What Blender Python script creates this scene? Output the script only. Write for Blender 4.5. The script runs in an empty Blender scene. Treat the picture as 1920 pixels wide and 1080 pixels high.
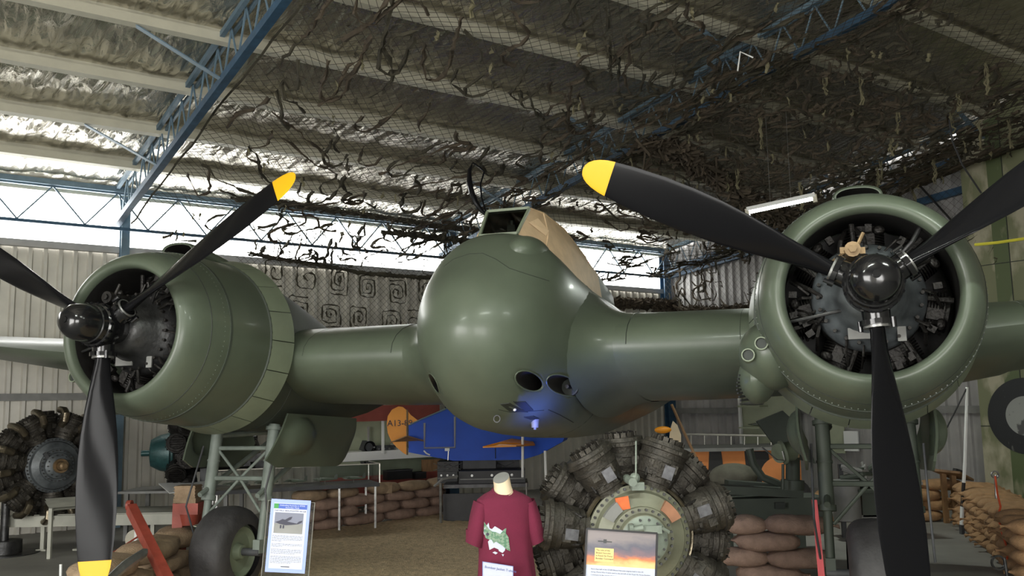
import bpy, bmesh, math, random
from mathutils import Vector, Matrix, noise
from mathutils.bvhtree import BVHTree
R_ = random.Random(7)
PI = math.pi
C = bpy.context.scene.collection
sc = bpy.context.scene
# ------------------------------------------------------------------ camera
CAMZ = 1.7
FPX, PIT, ROL = 1717.6, 0.1242, 0.0186
F_ = Vector((0, math.cos(PIT), math.sin(PIT)))
_r = Vector((1, 0, 0)); _u = Vector((0, -math.sin(PIT), math.cos(PIT)))
RT = _r*math.cos(ROL) - _u*math.sin(ROL)
UP = _u*math.cos(ROL) + _r*math.sin(ROL)
cam = bpy.data.cameras.new('camera'); cam.lens = 36*FPX/1920; cam.sensor_width = 36
cam.clip_start = .05; cam.clip_end = 200
co = bpy.data.objects.new('camera', cam); C.objects.link(co)
co.matrix_world = Matrix(((RT.x, UP.x, -F_.x, 0), (RT.y, UP.y, -F_.y, 0), (RT.z, UP.z, -F_.z, CAMZ), (0, 0, 0, 1)))
sc.camera = co
# ------------------------------------------------------------------ light
sc.view_settings.view_transform = 'Standard'; sc.view_settings.look = 'None'
sc.view_settings.gamma = 1; sc.view_settings.use_curve_mapping = False
sc.view_settings.exposure = 0.92
w = bpy.data.worlds.new('sky'); sc.world = w; w.use_nodes = True
w.node_tree.nodes['Background'].inputs[0].default_value = (1.0, 0.985, 0.95, 1)
w.node_tree.nodes['Background'].inputs[1].default_value = 7.2
def portal(o, x, up, w_, h_):
    # daylight opening: a light portal exactly in the opening
    l = bpy.data.lights.new('daylight_portal', 'AREA'); l.shape = 'RECTANGLE'; l.size = w_; l.size_y = h_
    l.cycles.is_portal = True
    ob = bpy.data.objects.new('daylight_portal', l); C.objects.link(ob)
    x = Vector(x).normalized(); up = Vector(up).normalized(); z = x.cross(up); o = Vector(o)
    ob.matrix_world = Matrix(((x.x, up.x, z.x, o.x), (x.y, up.y, z.y, o.y), (x.z, up.z, z.z, o.z), (0, 0, 0, 1)))
def area(name, loc, target, sx, sy, power, col):
    l = bpy.data.lights.new(name, 'AREA'); l.shape = 'RECTANGLE'; l.size = sx; l.size_y = sy
    l.energy = power; l.color = col
    o = bpy.data.objects.new(name, l); C.objects.link(o); o.location = loc
    o.rotation_euler = (Vector(target)-Vector(loc)).to_track_quat('-Z', 'Y').to_euler()
    return o
# ------------------------------------------------------------------ pixel + depth -> point in the hangar
def ray(px, py): return F_ + RT*((px-960)/FPX) - UP*((py-540)/FPX)
def P(px, py, Y):
    d = ray(px, py); d = d*(Y/d.y); return Vector((d.x, d.y, d.z+CAMZ))
def G(px, py, z=0):
    d = ray(px, py); d = d*((z-CAMZ)/d.z); return Vector((d.x, d.y, z))
# hangar axes: s along the back wall, t out from the back wall
AL = math.radians(35.65)
E1 = Vector((math.cos(AL), math.sin(AL), 0)); E2 = Vector((math.sin(AL), -math.cos(AL), 0))
C0 = Vector((-5.93, 13.77, 0))
def W(s, t, z): return C0 + E1*s + E2*t + Vector((0, 0, z))
SL = .1543; EAVE = 5.0
def roofz(t): return EAVE + SL*t
def onwall(px, py, t=0):
    d = ray(px, py); c = Vector((0, 0, CAMZ)); k = (t-(c-C0).dot(E2))/d.dot(E2); return c+d*k
def ongable(px, py, s=11.56):
    d = ray(px, py); c = Vector((0, 0, CAMZ)); k = (s-(c-C0).dot(E1))/d.dot(E1); return c+d*k
# ------------------------------------------------------------------ materials
def nt(name):
    m = bpy.data.materials.new(name); m.use_nodes = True
    n = m.node_tree; return m, n, n.nodes['Principled BSDF']
def mat(name, col, rough=.5, metal=0., var=0., scale=6., bump=0., bscale=40., col2=None, thr=None, spec=None, emit=None, coat=0, aniso=None, detail=4.):
    m, n, b = nt(name)
    b.inputs['Base Color'].default_value = (*col, 1); b.inputs['Roughness'].default_value = rough
    b.inputs['Metallic'].default_value = metal
    if spec is not None: b.inputs['Specular IOR Level'].default_value = spec
    if coat: b.inputs['Coat Weight'].default_value = coat; b.inputs['Coat Roughness'].default_value = .12
    if emit: b.inputs['Emission Color'].default_value = (*emit[0], 1); b.inputs['Emission Strength'].default_value = emit[1]
    if var or col2 or bump:
        tc = n.nodes.new('ShaderNodeTexCoord'); mp = n.nodes.new('ShaderNodeMapping')
        n.links.new(tc.outputs['Object'], mp.inputs[0])
        if aniso: mp.inputs['Scale'].default_value = aniso
    if var or col2:
        t = n.nodes.new('ShaderNodeTexNoise'); t.inputs['Scale'].default_value = scale; t.inputs['Detail'].default_value = detail
        n.links.new(mp.outputs[0], t.inputs[0])
        r = n.nodes.new('ShaderNodeValToRGB')
        if col2:
            a, c = thr or (.45, .55)
            r.color_ramp.elements[0].position = a; r.color_ramp.elements[1].position = c
            r.color_ramp.elements[0].color = (*col, 1); r.color_ramp.elements[1].color = (*col2, 1)
        else:
            r.color_ramp.elements[0].position = .25; r.color_ramp.elements[1].position = .75
            r.color_ramp.elements[0].color = (*[c*(1-var) for c in col], 1)
            r.color_ramp.elements[1].color = (*[min(1, c*(1+var)) for c in col], 1)
        n.links.new(t.outputs['Fac'], r.inputs[0]); n.links.new(r.outputs[0], b.inputs['Base Color'])
    if bump:
        t2 = n.nodes.new('ShaderNodeTexNoise'); t2.inputs['Scale'].default_value = bscale; t2.inputs['Detail'].default_value = 3
        n.links.new(mp.outputs[0], t2.inputs[0])
        bp = n.nodes.new('ShaderNodeBump'); bp.inputs['Strength'].default_value = bump; bp.inputs['Distance'].default_value = .02
        n.links.new(t2.outputs['Fac'], bp.inputs['Height']); n.links.new(bp.outputs[0], b.inputs['Normal'])
    return m
def glass(name, tint=(1, 1, 1), refl=.06, rough=.02):
    m = bpy.data.materials.new(name); m.use_nodes = True; n = m.node_tree; n.nodes.clear()
    o = n.nodes.new('ShaderNodeOutputMaterial'); mx = n.nodes.new('ShaderNodeMixShader')
    t = n.nodes.new('ShaderNodeBsdfTransparent'); g = n.nodes.new('ShaderNodeBsdfGlossy')
    t.inputs[0].default_value = (*tint, 1); g.inputs['Roughness'].default_value = rough
    f = n.nodes.new('ShaderNodeFresnel'); f.inputs[0].default_value = 1.45
    n.links.new(f.outputs[0], mx.inputs[0])
    n.links.new(t.outputs[0], mx.inputs[1]); n.links.new(g.outputs[0], mx.inputs[2]); n.links.new(mx.outputs[0], o.inputs[0])
    return m
M = {}
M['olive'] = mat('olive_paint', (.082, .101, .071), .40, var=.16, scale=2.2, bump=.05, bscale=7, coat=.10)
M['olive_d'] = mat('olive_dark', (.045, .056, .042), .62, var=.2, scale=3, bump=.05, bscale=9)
M['olive_l'] = mat('olive_light', (.165, .195, .135), .42, var=.15, scale=4, bump=.06, bscale=14)
M['seam'] = mat('seam', (.02, .025, .02), .6)
M['wellblack'] = mat('cowl_inside', (.014, .013, .012), .55, var=.3, bump=.1)
M['tan'] = mat('tan_masking', (.62, .45, .28), .6, var=.12, scale=9, bump=.15, bscale=20)
M['black'] = mat('gloss_black', (.006, .006, .007), .17, bump=.015, bscale=9, spec=.11)
M['hubblack'] = mat('hub_black', (.007, .007, .008), .16, bump=.03, bscale=14, coat=.2)
M['blackm'] = mat('matt_black', (.012, .012, .013), .5, var=.4, scale=8, bump=.05)
M['yellow'] = mat('tip_yellow', (.86, .43, .004), .5)
M['steel'] = mat('steel', (.32, .32, .31), .35, .8, var=.3, scale=14, bump=.1)
M['dsteel'] = mat('dark_steel', (.06, .06, .06), .4, .7, var=.4, scale=12, bump=.15)
M['grease'] = mat('greasy_metal', (.022, .020, .018), .5, .5, var=.6, scale=16, bump=.4, bscale=50)
M['engfin'] = mat('engine_fins', (.045, .040, .032), .55, .45, var=.6, scale=14, bump=.35, bscale=60)
M['engrey'] = mat('engine_grey', (.21, .245, .205), .45, .2, var=.3, scale=7, bump=.12, bscale=25)
M['engpale'] = mat('engine_pale', (.165, .168, .118), .42, .15, var=.25, scale=5, bump=.1, bscale=20)
M['engblue'] = mat('engine_bluegrey', (.085, .095, .10), .42, .3, var=.5, scale=9, bump=.12, bscale=25)
M['teal'] = mat('engine_teal', (.025, .075, .075), .4, .2, var=.3, scale=10, bump=.1)
M['bronze'] = mat('exhaust_bronze', (.20, .17, .12), .3, .85, var=.4, scale=12, bump=.15)
M['brass'] = mat('brass', (.26, .18, .10), .4, .6, var=.3, scale=12, bump=.1)
M['copper'] = mat('copper_label', (.33, .16, .09), .5, .4, var=.2, scale=14)
M['orangeplate'] = mat('orange_plate', (.62, .13, .03), .5, var=.2, scale=20)
M['purlin'] = mat('purlin_cream', (.55, .53, .43), .5, .15, var=.1, scale=4)
M['bluesteel'] = mat('blue_steel', (.035, .085, .15), .5, .1, var=.3, scale=10)
M['bluelight'] = mat('blue_grey_steel', (.13, .20, .26), .5, .1, var=.2, scale=8)
M['palerod'] = mat('pale_rod', (.45, .45, .43), .45, .3, var=.15)
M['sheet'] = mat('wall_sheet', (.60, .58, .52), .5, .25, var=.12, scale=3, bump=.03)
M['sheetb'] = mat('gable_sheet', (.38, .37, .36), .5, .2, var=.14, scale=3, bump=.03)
M['net'] = mat('net_thread', (.035, .028, .02), .9)
M['cloth'] = mat('garnish_cloth', (.045, .040, .026), .95, var=.45, scale=5, bump=.3, bscale=60)
M['clothb'] = mat('garnish_brown', (.066, .051, .034), .95, var=.45, scale=5, bump=.3, bscale=60)
M['clothp'] = mat('garnish_pale', (.16, .145, .085), .95, var=.35, scale=8, bump=.3, bscale=60)
M['sand'] = mat('sandbag_tan', (.30, .215, .135), .95, var=.22, scale=14, bump=.5, bscale=90)
M['sandp'] = mat('sandbag_pink', (.27, .18, .135), .95, var=.22, scale=14, bump=.5, bscale=90)
M['sando'] = mat('sandbag_orange', (.42, .25, .125), .95, var=.25, scale=12, bump=.5, bscale=90)
M['rubber'] = mat('rubber', (.035, .033, .034), .6, var=.35, scale=9, bump=.35, bscale=16)
M['wood'] = mat('wood', (.26, .15, .07), .55, var=.35, scale=6, aniso=(1, 8, 1), bump=.1)
M['white'] = mat('white_paint', (.75, .76, .74), .45)
M['offwhite'] = mat('offwhite', (.55, .52, .42), .6, var=.08)
M['trolley'] = mat('trolley_cream', (.42, .42, .36), .55, var=.15, bump=.05)
M['redox'] = mat('red_oxide', (.30, .055, .035), .5, var=.3, scale=8, bump=.1)
M['redb'] = mat('bright_red', (.55, .02, .03), .4)
M['blue'] = mat('trainer_blue', (.006, .070, .50), .45, var=.12, scale=3, spec=.25)
M['orange'] = mat('trainer_orange', (.80, .30, .012), .5, var=.06, scale=4)
M['maroon'] = mat('maroon_cotton', (.135, .009, .034), .9, var=.12, scale=8, bump=.25, bscale=240)
M['skin'] = mat('mannequin_calico', (.68, .55, .38), .85, var=.06, bump=.1, bscale=120)
M['grey'] = mat('grey_paint', (.20, .20, .19), .55, var=.2, bump=.05)
M['dgrey'] = mat('dark_grey', (.05, .052, .055), .55, var=.3, bump=.08)
M['paper'] = mat('white_paper', (.50, .53, .64), .6)
M['paperblue'] = mat('blue_paper', (.26, .33, .66), .6)
M['ink'] = mat('ink', (.03, .03, .05), .6)
M['inkgrey'] = mat('ink_grey', (.16, .17, .22), .6)
M['hdrblue'] = mat('header_blue', (.04, .09, .38), .5)
M['hdrgreen'] = mat('header_green', (.03, .22, .04), .5)
M['glass'] = glass('clear_glass', (.93, .95, .95))
M['glassg'] = glass('windscreen_glass', (.50, .56, .52))
M['acryl'] = glass('acrylic', (.88, .9, .9))
M['poly'] = glass('clear_sheeting', (.98, 1, 1))
M['tube'] = mat('fluorescent_tube', (1, 1, 1), .5, emit=((.93, 1, .93), 14))
M['led'] = mat('blue_led', (.1, .2, 1), .5, emit=((.05, .16, 1), 60))
M['redlamp'] = mat('red_lamp', (1, .05, .05), .5, emit=((1, .03, .03), 8))
M['ropey'] = mat('yellow_strap', (.55, .50, .04), .7)
M['ropeo'] = mat('red_cord', (.62, .09, .03), .7)
M['concrete'] = mat('concrete_floor', (.25, .245, .225), .62, var=.28, scale=1.3, bump=.06, bscale=12, detail=8)
M['gravel'] = mat('gravel', (.72, .56, .34), .95, col2=(.42, .32, .19), thr=(.35, .72), scale=22, bump=.8, bscale=70)
M['camoor'] = mat('camo_orange', (.62, .22, .06), .6, var=.1)
M['camobk'] = mat('camo_black', (.02, .02, .02), .6)
M['worn'] = mat('worn_wing_skin', (.19, .20, .11), .6, col2=(.42, .39, .28), thr=(.48, .60), scale=2.6, bump=.1, bscale=10, detail=8, aniso=(1, 1, .5))
M['worng'] = mat('worn_green_band', (.10, .13, .055), .6, col2=(.26, .26, .16), thr=(.55, .66), scale=4, detail=8, aniso=(1, 1, .5))
M['roundk'] = mat('roundel_dark', (.018, .02, .022), .55, col2=(.12, .12, .11), thr=(.66, .72), scale=6, detail=9, aniso=(3, 3, .6))
M['roundw'] = mat('roundel_pale', (.30, .31, .29), .6, col2=(.08, .08, .08), thr=(.55, .62), scale=5, detail=8)
M['shelfg'] = mat('display_green', (.34, .37, .26), .6, var=.08)
M['redfascia'] = mat('fascia_red', (.26, .06, .045), .6, var=.15)
M['tarp'] = mat('grey_tarp', (.12, .115, .085), .85, var=.3, scale=6, bump=.4, bscale=12)
M['silver'] = mat('silver_panel', (.62, .60, .54), .3, .6, var=.1)
# crinkled foil blanket
def foil():
    m, n, b = nt('foil_blanket')
    b.inputs['Metallic'].default_value = .92; b.inputs['Roughness'].default_value = .27
    tc = n.nodes.new('ShaderNodeTexCoord')
    mp = n.nodes.new('ShaderNodeMapping'); mp.inputs['Rotation'].default_value = (0, 0, AL); 
    mp.vector_type = 'TEXTURE'
    n.links.new(tc.outputs['Object'], mp.inputs[0])
    mp2 = n.nodes.new('ShaderNodeMapping'); mp2.inputs['Scale'].default_value = (3.2, .8, 1); n.links.new(mp.outputs[0], mp2.inputs[0])
    t = n.nodes.new('ShaderNodeTexNoise'); t.inputs['Scale'].default_value = 2.2; t.inputs['Detail'].default_value = 5; t.inputs['Distortion'].default_value = .6
    n.links.new(mp2.outputs[0], t.inputs[0])
    v = n.nodes.new('ShaderNodeTexVoronoi'); v.inputs['Scale'].default_value = 3.4; v.feature = 'F1'
    n.links.new(mp2.outputs[0], v.inputs[0])
    ad = n.nodes.new('ShaderNodeMath'); ad.operation = 'MULTIPLY_ADD'; ad.inputs[1].default_value = .5
    n.links.new(v.outputs['Distance'], ad.inputs[0]); n.links.new(t.outputs['Fac'], ad.inputs[2])
    bp = n.nodes.new('ShaderNodeBump'); bp.inputs['Strength'].default_value = .75; bp.inputs['Distance'].default_value = .09
    n.links.new(ad.outputs[0], bp.inputs['Height']); n.links.new(bp.outputs[0], b.inputs['Normal'])
    t3 = n.nodes.new('ShaderNodeTexNoise'); t3.inputs['Scale'].default_value = 3
    n.links.new(tc.outputs['Object'], t3.inputs[0])
    r = n.nodes.new('ShaderNodeValToRGB'); r.color_ramp.elements[0].color = (.50, .47, .40, 1); r.color_ramp.elements[1].color = (.78, .75, .66, 1)
    n.links.new(t3.outputs['Fac'], r.inputs[0]); n.links.new(r.outputs[0], b.inputs['Base Color'])
    return m
M['foil'] = foil()
# ------------------------------------------------------------------ mesh builder
def basis(ax):
    ax = Vector(ax).normalized()
    h = Vector((0, 0, 1)) if abs(ax.z) < .9 else Vector((1, 0, 0))
    x = h.cross(ax).normalized(); y = ax.cross(x); return x, y, ax
class MB:
    def __init__(s): s.v = []; s.f = []; s.m = []
    def add(s, vs, fs, m=0):
        o = len(s.v); s.v += [Vector(v) for v in vs]
        for f in fs: s.f.append([i+o for i in f]); s.m.append(m)
        return s
    def box(s, c, size, m=0, rot=None, taper=1.):
        c = Vector(c); a, b, d = [q/2 for q in size]
        vs = [Vector((x*(taper if z > 0 else 1), y*(taper if z > 0 else 1), z)) for z in (-d, d) for (x, y) in ((-a, -b), (a, -b), (a, b), (-a, b))]
        if rot is not None: vs = [rot @ v for v in vs]
        return s.add([v+c for v in vs], [(3, 2, 1, 0), (4, 5, 6, 7), (0, 1, 5, 4), (1, 2, 6, 5), (2, 3, 7, 6), (3, 0, 4, 7)], m)
    def beam(s, p0, p1, w, h, m=0, up=(0, 0, 1)):
        p0 = Vector(p0); p1 = Vector(p1); d = (p1-p0); L = d.length
        if L < 1e-6: return s
        d.normalize(); u = Vector(up); x = d.cross(u)
        if x.length < 1e-3: x = d.cross(Vector((1, 0, 0)))
        x.normalize(); y = x.cross(d)
        vs = [p+x*a+y*b for p in (p0, p1) for (a, b) in ((-w/2, -h/2), (w/2, -h/2), (w/2, h/2), (-w/2, h/2))]
        return s.add(vs, [(0, 1, 2, 3), (7, 6, 5, 4), (0, 4, 5, 1), (1, 5, 6, 2), (2, 6, 7, 3), (3, 7, 4, 0)], m)
    def cyl(s, p0, p1, r0, r1=None, n=12, m=0, caps=True):
        p0 = Vector(p0); p1 = Vector(p1); r1 = r0 if r1 is None else r1
        x, y, z = basis(p1-p0)
        vs = [p+(x*math.cos(2*PI*i/n)+y*math.sin(2*PI*i/n))*r for p, r in ((p0, r0), (p1, r1)) for i in range(n)]
        fs = [(i, (i+1) % n, n+(i+1) % n, n+i) for i in range(n)]
        if caps: fs += [tuple(range(n-1, -1, -1)), tuple(range(n, 2*n))]
        return s.add(vs, fs, m)
    def tube(s, pts, r, n=6, m=0):
        pts = [Vector(p) for p in pts]; k = len(pts)
        rr = r if isinstance(r, (list, tuple)) else [r]*k
        x = None; rings = []
        for i, p in enumerate(pts):
            d = (pts[min(i+1, k-1)]-pts[max(i-1, 0)])
            if d.length < 1e-9: d = Vector((0, 0, 1))
            d.normalize()
            if x is None: x = basis(d)[0]
            x = (x-d*x.dot(d)); x = x.normalized() if x.length > 1e-6 else basis(d)[0]
            y = d.cross(x)
            rings.append([p+(x*math.cos(2*PI*j/n)+y*math.sin(2*PI*j/n))*rr[i] for j in range(n)])
        return s.loft(rings, m=m, caps=True)
    def loft(s, rings, m=0, caps=False, closed=True, flip=False):
        n = len(rings[0]); vs = [v for r in rings for v in r]; fs = []
        for i in range(len(rings)-1):
            for j in range(n if closed else n-1):
                k = (j+1) % n
                f = (i*n+j, i*n+k, (i+1)*n+k, (i+1)*n+j); fs.append(f[::-1] if flip else f)
        if caps: fs += [tuple(range(n-1, -1, -1)), tuple(range((len(rings)-1)*n, len(rings)*n))]
        return s.add(vs, fs, m)
    def lathe(s, prof, o=(0, 0, 0), ax=(0, 1, 0), n=32, m=0, mf=None, a0=0, a1=2*PI, sx=1, sy=1):
        # prof: (along axis, radius)
        o = Vector(o); x, y, z = basis(ax); vs = []; fs = []; full = abs(a1-a0-2*PI) < 1e-6
        k = n if full else n+1; mi = []
        for (a, r) in prof:
            for i in range(k):
                t = a0+(a1-a0)*i/n
                vs.append(o+z*a+(x*math.cos(t)*sx+y*math.sin(t)*sy)*max(r, 1e-5))
        for i in range(len(prof)-1):
            for j in range(n):
                q = (j+1) % k
                s0 = len(s.v)
                fs.append((i*k+j, i*k+q, (i+1)*k+q, (i+1)*k+j)); mi.append(mf(i, j) if mf else m)
        o0 = len(s.v); s.v += vs
        for f, mm in zip(fs, mi): s.f.append([q+o0 for q in f]); s.m.append(mm)
        return s
    def sphere(s, c, r, nu=16, nv=10, m=0, e=1.):
        c = Vector(c); r = Vector(r) if not isinstance(r, (int, float)) else Vector((r, r, r))
        def sp(v): return math.copysign(abs(v)**e, v)
        rings = [[c+Vector((r.x*sp(math.cos(a))*sp(math.cos(b)), r.y*sp(math.sin(a))*sp(math.cos(b)), r.z*sp(math.sin(b)))) for a in [2*PI*i/nu for i in range(nu)]]
                 for b in [-PI/2+PI*j/nv for j in range(nv+1)]]
        return s.loft(rings, m=m)
    def grid(s, fn, nu, nv, m=0):
        vs = [fn(i/nu, j/nv) for j in range(nv+1) for i in range(nu+1)]
        return s.add(vs, [(j*(nu+1)+i, j*(nu+1)+i+1, (j+1)*(nu+1)+i+1, (j+1)*(nu+1)+i) for j in range(nv) for i in range(nu)], m)
    def prism(s, pts, d, m=0):
        pts = [Vector(p) for p in pts]; d = Vector(d); n = len(pts)
        return s.add(pts+[p+d for p in pts], [tuple(range(n-1, -1, -1)), tuple(range(n, 2*n))]+[(i, (i+1) % n, n+(i+1) % n, n+i) for i in range(n)], m)
    def xf(s, mtx):
        s.v = [mtx @ v for v in s.v]; return s
    def merge(s, o, mtx=None):
        return s.add([(mtx @ v) if mtx else v for v in o.v], [], 0) if False else s._mg(o, mtx)
    def _mg(s, o, mtx):
        k = len(s.v); s.v += [(mtx @ v) if mtx else v.copy() for v in o.v]
        s.f += [[i+k for i in f] for f in o.f]; s.m += o.m; return s
    def mesh(s, name, mats, smooth=True, org=Vector((0, 0, 0)), angle=35, fixn=True):
        me = bpy.data.meshes.new(name)
        me.from_pydata([v-org for v in s.v], [], s.f)
        for k in (mats if isinstance(mats, (list, tuple)) else [mats]): me.materials.append(M[k])
        for p, mi in zip(me.polygons, s.m): p.material_index = mi
        bm = bmesh.new(); bm.from_mesh(me)
        if fixn:
            bmesh.ops.remove_doubles(bm, verts=bm.verts, dist=1e-5)
            bmesh.ops.recalc_face_normals(bm, faces=bm.faces)
        if smooth:
            for f in bm.faces: f.smooth = True
            ca = math.radians(angle)
            for e in bm.edges:
                if len(e.link_faces) == 2 and e.calc_face_angle(0) > ca: e.smooth = False
        bm.to_mesh(me); bm.free()
        return me
ORG = {}
def tag(o, label=None, cat=None, group=None, kind=None):
    if label: o['label'] = label
    if cat: o['category'] = cat
    if group: o['group'] = group
    if kind: o['kind'] = kind
    return o
def empty(name, loc=(0, 0, 0), label=None, cat=None, group=None, kind=None, mw=None):
    o = bpy.data.objects.new(name, None); C.objects.link(o); o.empty_display_size = .2
    if mw is not None: o.matrix_world = mw
    else: o.location = loc
    ORG[o] = Vector((0, 0, 0)) if mw is not None else Vector(loc)
    return tag(o, label, cat, group, kind)
def part(name, mb, mats, parent=None, smooth=True, center=True, off=None, angle=35, label=None, cat=None, group=None, kind=None, fixn=True):
    """one mesh object; vertices are in the thing's own space (world space unless the root has a matrix)"""
    if off is not None: mb.v = [v+off for v in mb.v]
    if center and mb.v:
        lo = Vector([min(v[i] for v in mb.v) for i in range(3)]); hi = Vector([max(v[i] for v in mb.v) for i in range(3)])
        org = (lo+hi)/2
        if parent is None: org.z = lo.z
    else: org = ORG[parent] if parent else Vector((0, 0, 0))
    me = mb.mesh(name, mats, smooth, org, angle, fixn)
    o = bpy.data.objects.new(name, me); C.objects.link(o)
    if parent: o.parent = parent; o.location = org-ORG[parent]
    else: o.location = org
    ORG[o] = org.copy()
    return tag(o, label, cat, group, kind)
def twin(src, parent, mtx=None, loc=None, name=None, label=None, cat=None, group=None):
    """a copy of a mesh object under parent, mtx is relative to the source's own place"""
    o = src.copy(); C.objects.link(o)
    if name: o.name = name
    if parent is not None: o.parent = parent
    if mtx is not None: o.matrix_local = mtx
    if loc is not None: o.location = loc
    for k in ('label', 'category', 'group'):
        if k in o.keys() and label is None and parent is not None and k == 'label': del o['label']
    tag(o, label, cat, group); ORG[o] = o.location.copy()
    return o
def copy_tree(o, parent=None):
    c = o.copy(); C.objects.link(c); c.parent = parent
    for ch in list(o.children): copy_tree(ch, c)
    return c
def text(s, size, mtx, name, m, parent, depth=.0015, align='LEFT'):
    cu = bpy.data.curves.new(name, 'FONT'); cu.body = s; cu.size = size; cu.extrude = depth; cu.align_x = align; cu.resolution_u = 2
    to = bpy.data.objects.new(name, cu); C.objects.link(to)
    dg = bpy.context.evaluated_depsgraph_get(); me = bpy.data.meshes.new_from_object(to.evaluated_get(dg))
    bpy.data.objects.remove(to); bpy.data.curves.remove(cu)
    mb = MB(); mb.add([mtx @ v.co for v in me.vertices], [list(p.vertices) for p in me.polygons])
    bpy.data.meshes.remove(me)
    return part(name, mb, m, parent, smooth=False, fixn=False)
def frame_mtx(o, x, y):
    x = Vector(x).normalized(); y = Vector(y).normalized(); z = x.cross(y).normalized(); y = z.cross(x)
    o = Vector(o)
    return Matrix(((x.x, y.x, z.x, o.x), (x.y, y.y, z.y, o.y), (x.z, y.z, z.z, o.z), (0, 0, 0, 1)))
# ================================================================== THE HANGAR
fl = MB(); cx = W(2, 6, 0)
fl.add([W(-13, -.4, 0), W(13, -.4, 0), W(13, 24, 0), W(-13, 24, 0)], [(0, 1, 2, 3)])
fl.add([W(-13, -.4, -.1), W(13, -.4, -.1), W(13, 24, -.1), W(-13, 24, -.1)], [(3, 2, 1, 0)])
part('floor', fl, 'concrete', kind='structure', smooth=False, center=False)
# corrugated wall sheets
def sheetmesh(n, h, pitch=.2, rib=.045):
    mb = MB(); prof = []
    for i in range(n):
        x = i*pitch; prof += [(x, 0), (x+.115, 0), (x+.135, rib), (x+.18, rib)]
    prof.append((n*pitch, 0))
    mb.add([Vector((x, y, z)) for z in (0, h) for (x, y) in prof], [(i, i+1, len(prof)+i+1, len(prof)+i) for i in range(len(prof)-1)])
    return mb
def wallrun(name, p0, dx, nrm, n, h, m, z0=0.):
    root = empty(name, p0, kind='structure')
    mw = frame_mtx(p0, dx, nrm).to_3x3()
    mb = sheetmesh(4, h); me = None
    X = Vector(dx).normalized(); Nn = Vector(nrm).normalized()
    for i in range(n):
        base = Vector(p0)+X*(i*.8)+Vector((0, 0, z0))
        if me is None:
            b = MB(); b.v = [X*v.x+Nn*v.y+Vector((0, 0, v.z)) for v in mb.v]; b.f = mb.f; b.m = mb.m
            me = b.mesh('wall_sheet', m, smooth=False, fixn=False)
        o = bpy.data.objects.new('wall_sheet', me); C.objects.link(o); o.parent = root; o.location = base-Vector(p0)
    return root
wb = wallrun('wall_back', W(-9, -.05, 0), E1, E2, 26, 4.08, 'sheet')
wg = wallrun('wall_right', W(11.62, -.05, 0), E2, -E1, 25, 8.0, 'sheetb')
wl = wallrun('wall_left', W(-9, 9.6, 0), -E2, E1, 12, 6.6, 'sheet')
wl2 = wallrun('wall_left', W(-9, 19.6, 0), -E2, E1, 5, 8.1, 'sheet')
wallrun('wall_left', W(-9, 15.6, 0), -E2, E1, 8, 4.2, 'sheet', z0=3.9)
wf = wallrun('wall_front', W(-9, 19.5, 0), E1, -E2, 1, 8.1, 'sheet')
wallrun('wall_front', W(-3.4, 19.5, 0), E1, -E2, 19, 8.1, 'sheet')
wallrun('wall_front', W(-8.2, 19.5, 0), E1, -E2, 6, 4.6, 'sheet', z0=3.5)
portal(W(-5.8, 19.5, 1.75), E1, (0, 0, 1), 4.8, 3.5)
portal(W(-9, 12.6, 1.95), E2, (0, 0, 1), 6.2, 3.9)
portal(W(1.25, -.06, 4.53), -E1, (0, 0, 1), 20.5, .86)
def girt(parent, p0, p1, w=.08, h=.12, m='grey', name='girt'):
    part(name, MB().beam(p0, p1, w, h), m, parent, smooth=False)
for z in (1.45, 2.9): girt(wg, W(11.52, 0, z), W(11.52, 10.5, z))
girt(wg, W(11.5, 0, 4.42), W(11.5, 10, 4.42+.9), m='bluesteel')
girt(wb, W(-9, .03, 4.10), W(11.5, .03, 4.10), .1, .1, 'sheetb', 'sill_angle')
girt(wb, W(-9, .06, 1.9), W(11.5, .06, 1.9), .08, .1, 'grey')
# glazed strip under the eave: clear sheeting between the columns
for k in range(4):
    s0, s1 = [(-9, -5.84), (-5.72, -.06), (.06, 5.72), (5.84, 11.5)][k]
    wn = empty('window_%d' % (k+1), W(s0, -.02, 4.1), kind='structure')
    n = max(1, int((s1-s0)/1.45))
    for i in range(n):
        a = s0+(s1-s0)*i/n; b = s0+(s1-s0)*(i+1)/n
        part('pane', MB().add([W(a, -.05, 4.12), W(b, -.05, 4.12), W(b, -.05, 4.97), W(a, -.05, 4.97)], [(0, 1, 2, 3)]), 'poly', wn, smooth=False)
# ceiling: foil blanket between purlins, purlins, rafters
ceil = empty('ceiling', W(0, 0, EAVE), kind='structure')
pt = [0.0, 1.22, 2.45, 3.72, 4.98, 6.28, 7.55, 8.8, 10.05, 11.3, 12.55, 13.8, 15.05, 16.3, 17.55, 18.8, 19.6]
def foilsheet(t0, t1, s0, s1, seed):
    nu = int((s1-s0)/.075); nv = 12
    def fn(u, v):
        s = s0+(s1-s0)*u; t = t0+(t1-t0)*v
        sag = -.05*math.sin(PI*v)*(1+.5*noise.noise(Vector((s*.7, seed, 0))))
        q = Vector((s*2.6, t*.9, seed)); w_ = abs(noise.noise(q))*.050+abs(noise.noise(q*2.3))*.022
        if v in (0, 1): w_ *= .3
        return W(s, t, roofz(t)+.06+sag-w_)
    return MB().grid(fn, nu, nv)
for i in range(len(pt)-1):
    segs = [(-9, -1.9), (-1.9, 11.55)] if i % 2 else [(-9, -2.3), (-2.3, 11.55)]
    if i > 7: segs = [(-9, 11.55)]
    for (a, b) in segs:
        part('foil_blanket', foilsheet(pt[i], pt[i+1], a, b, i*7.3), 'foil', ceil, smooth=True, angle=70, fixn=False)
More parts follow.
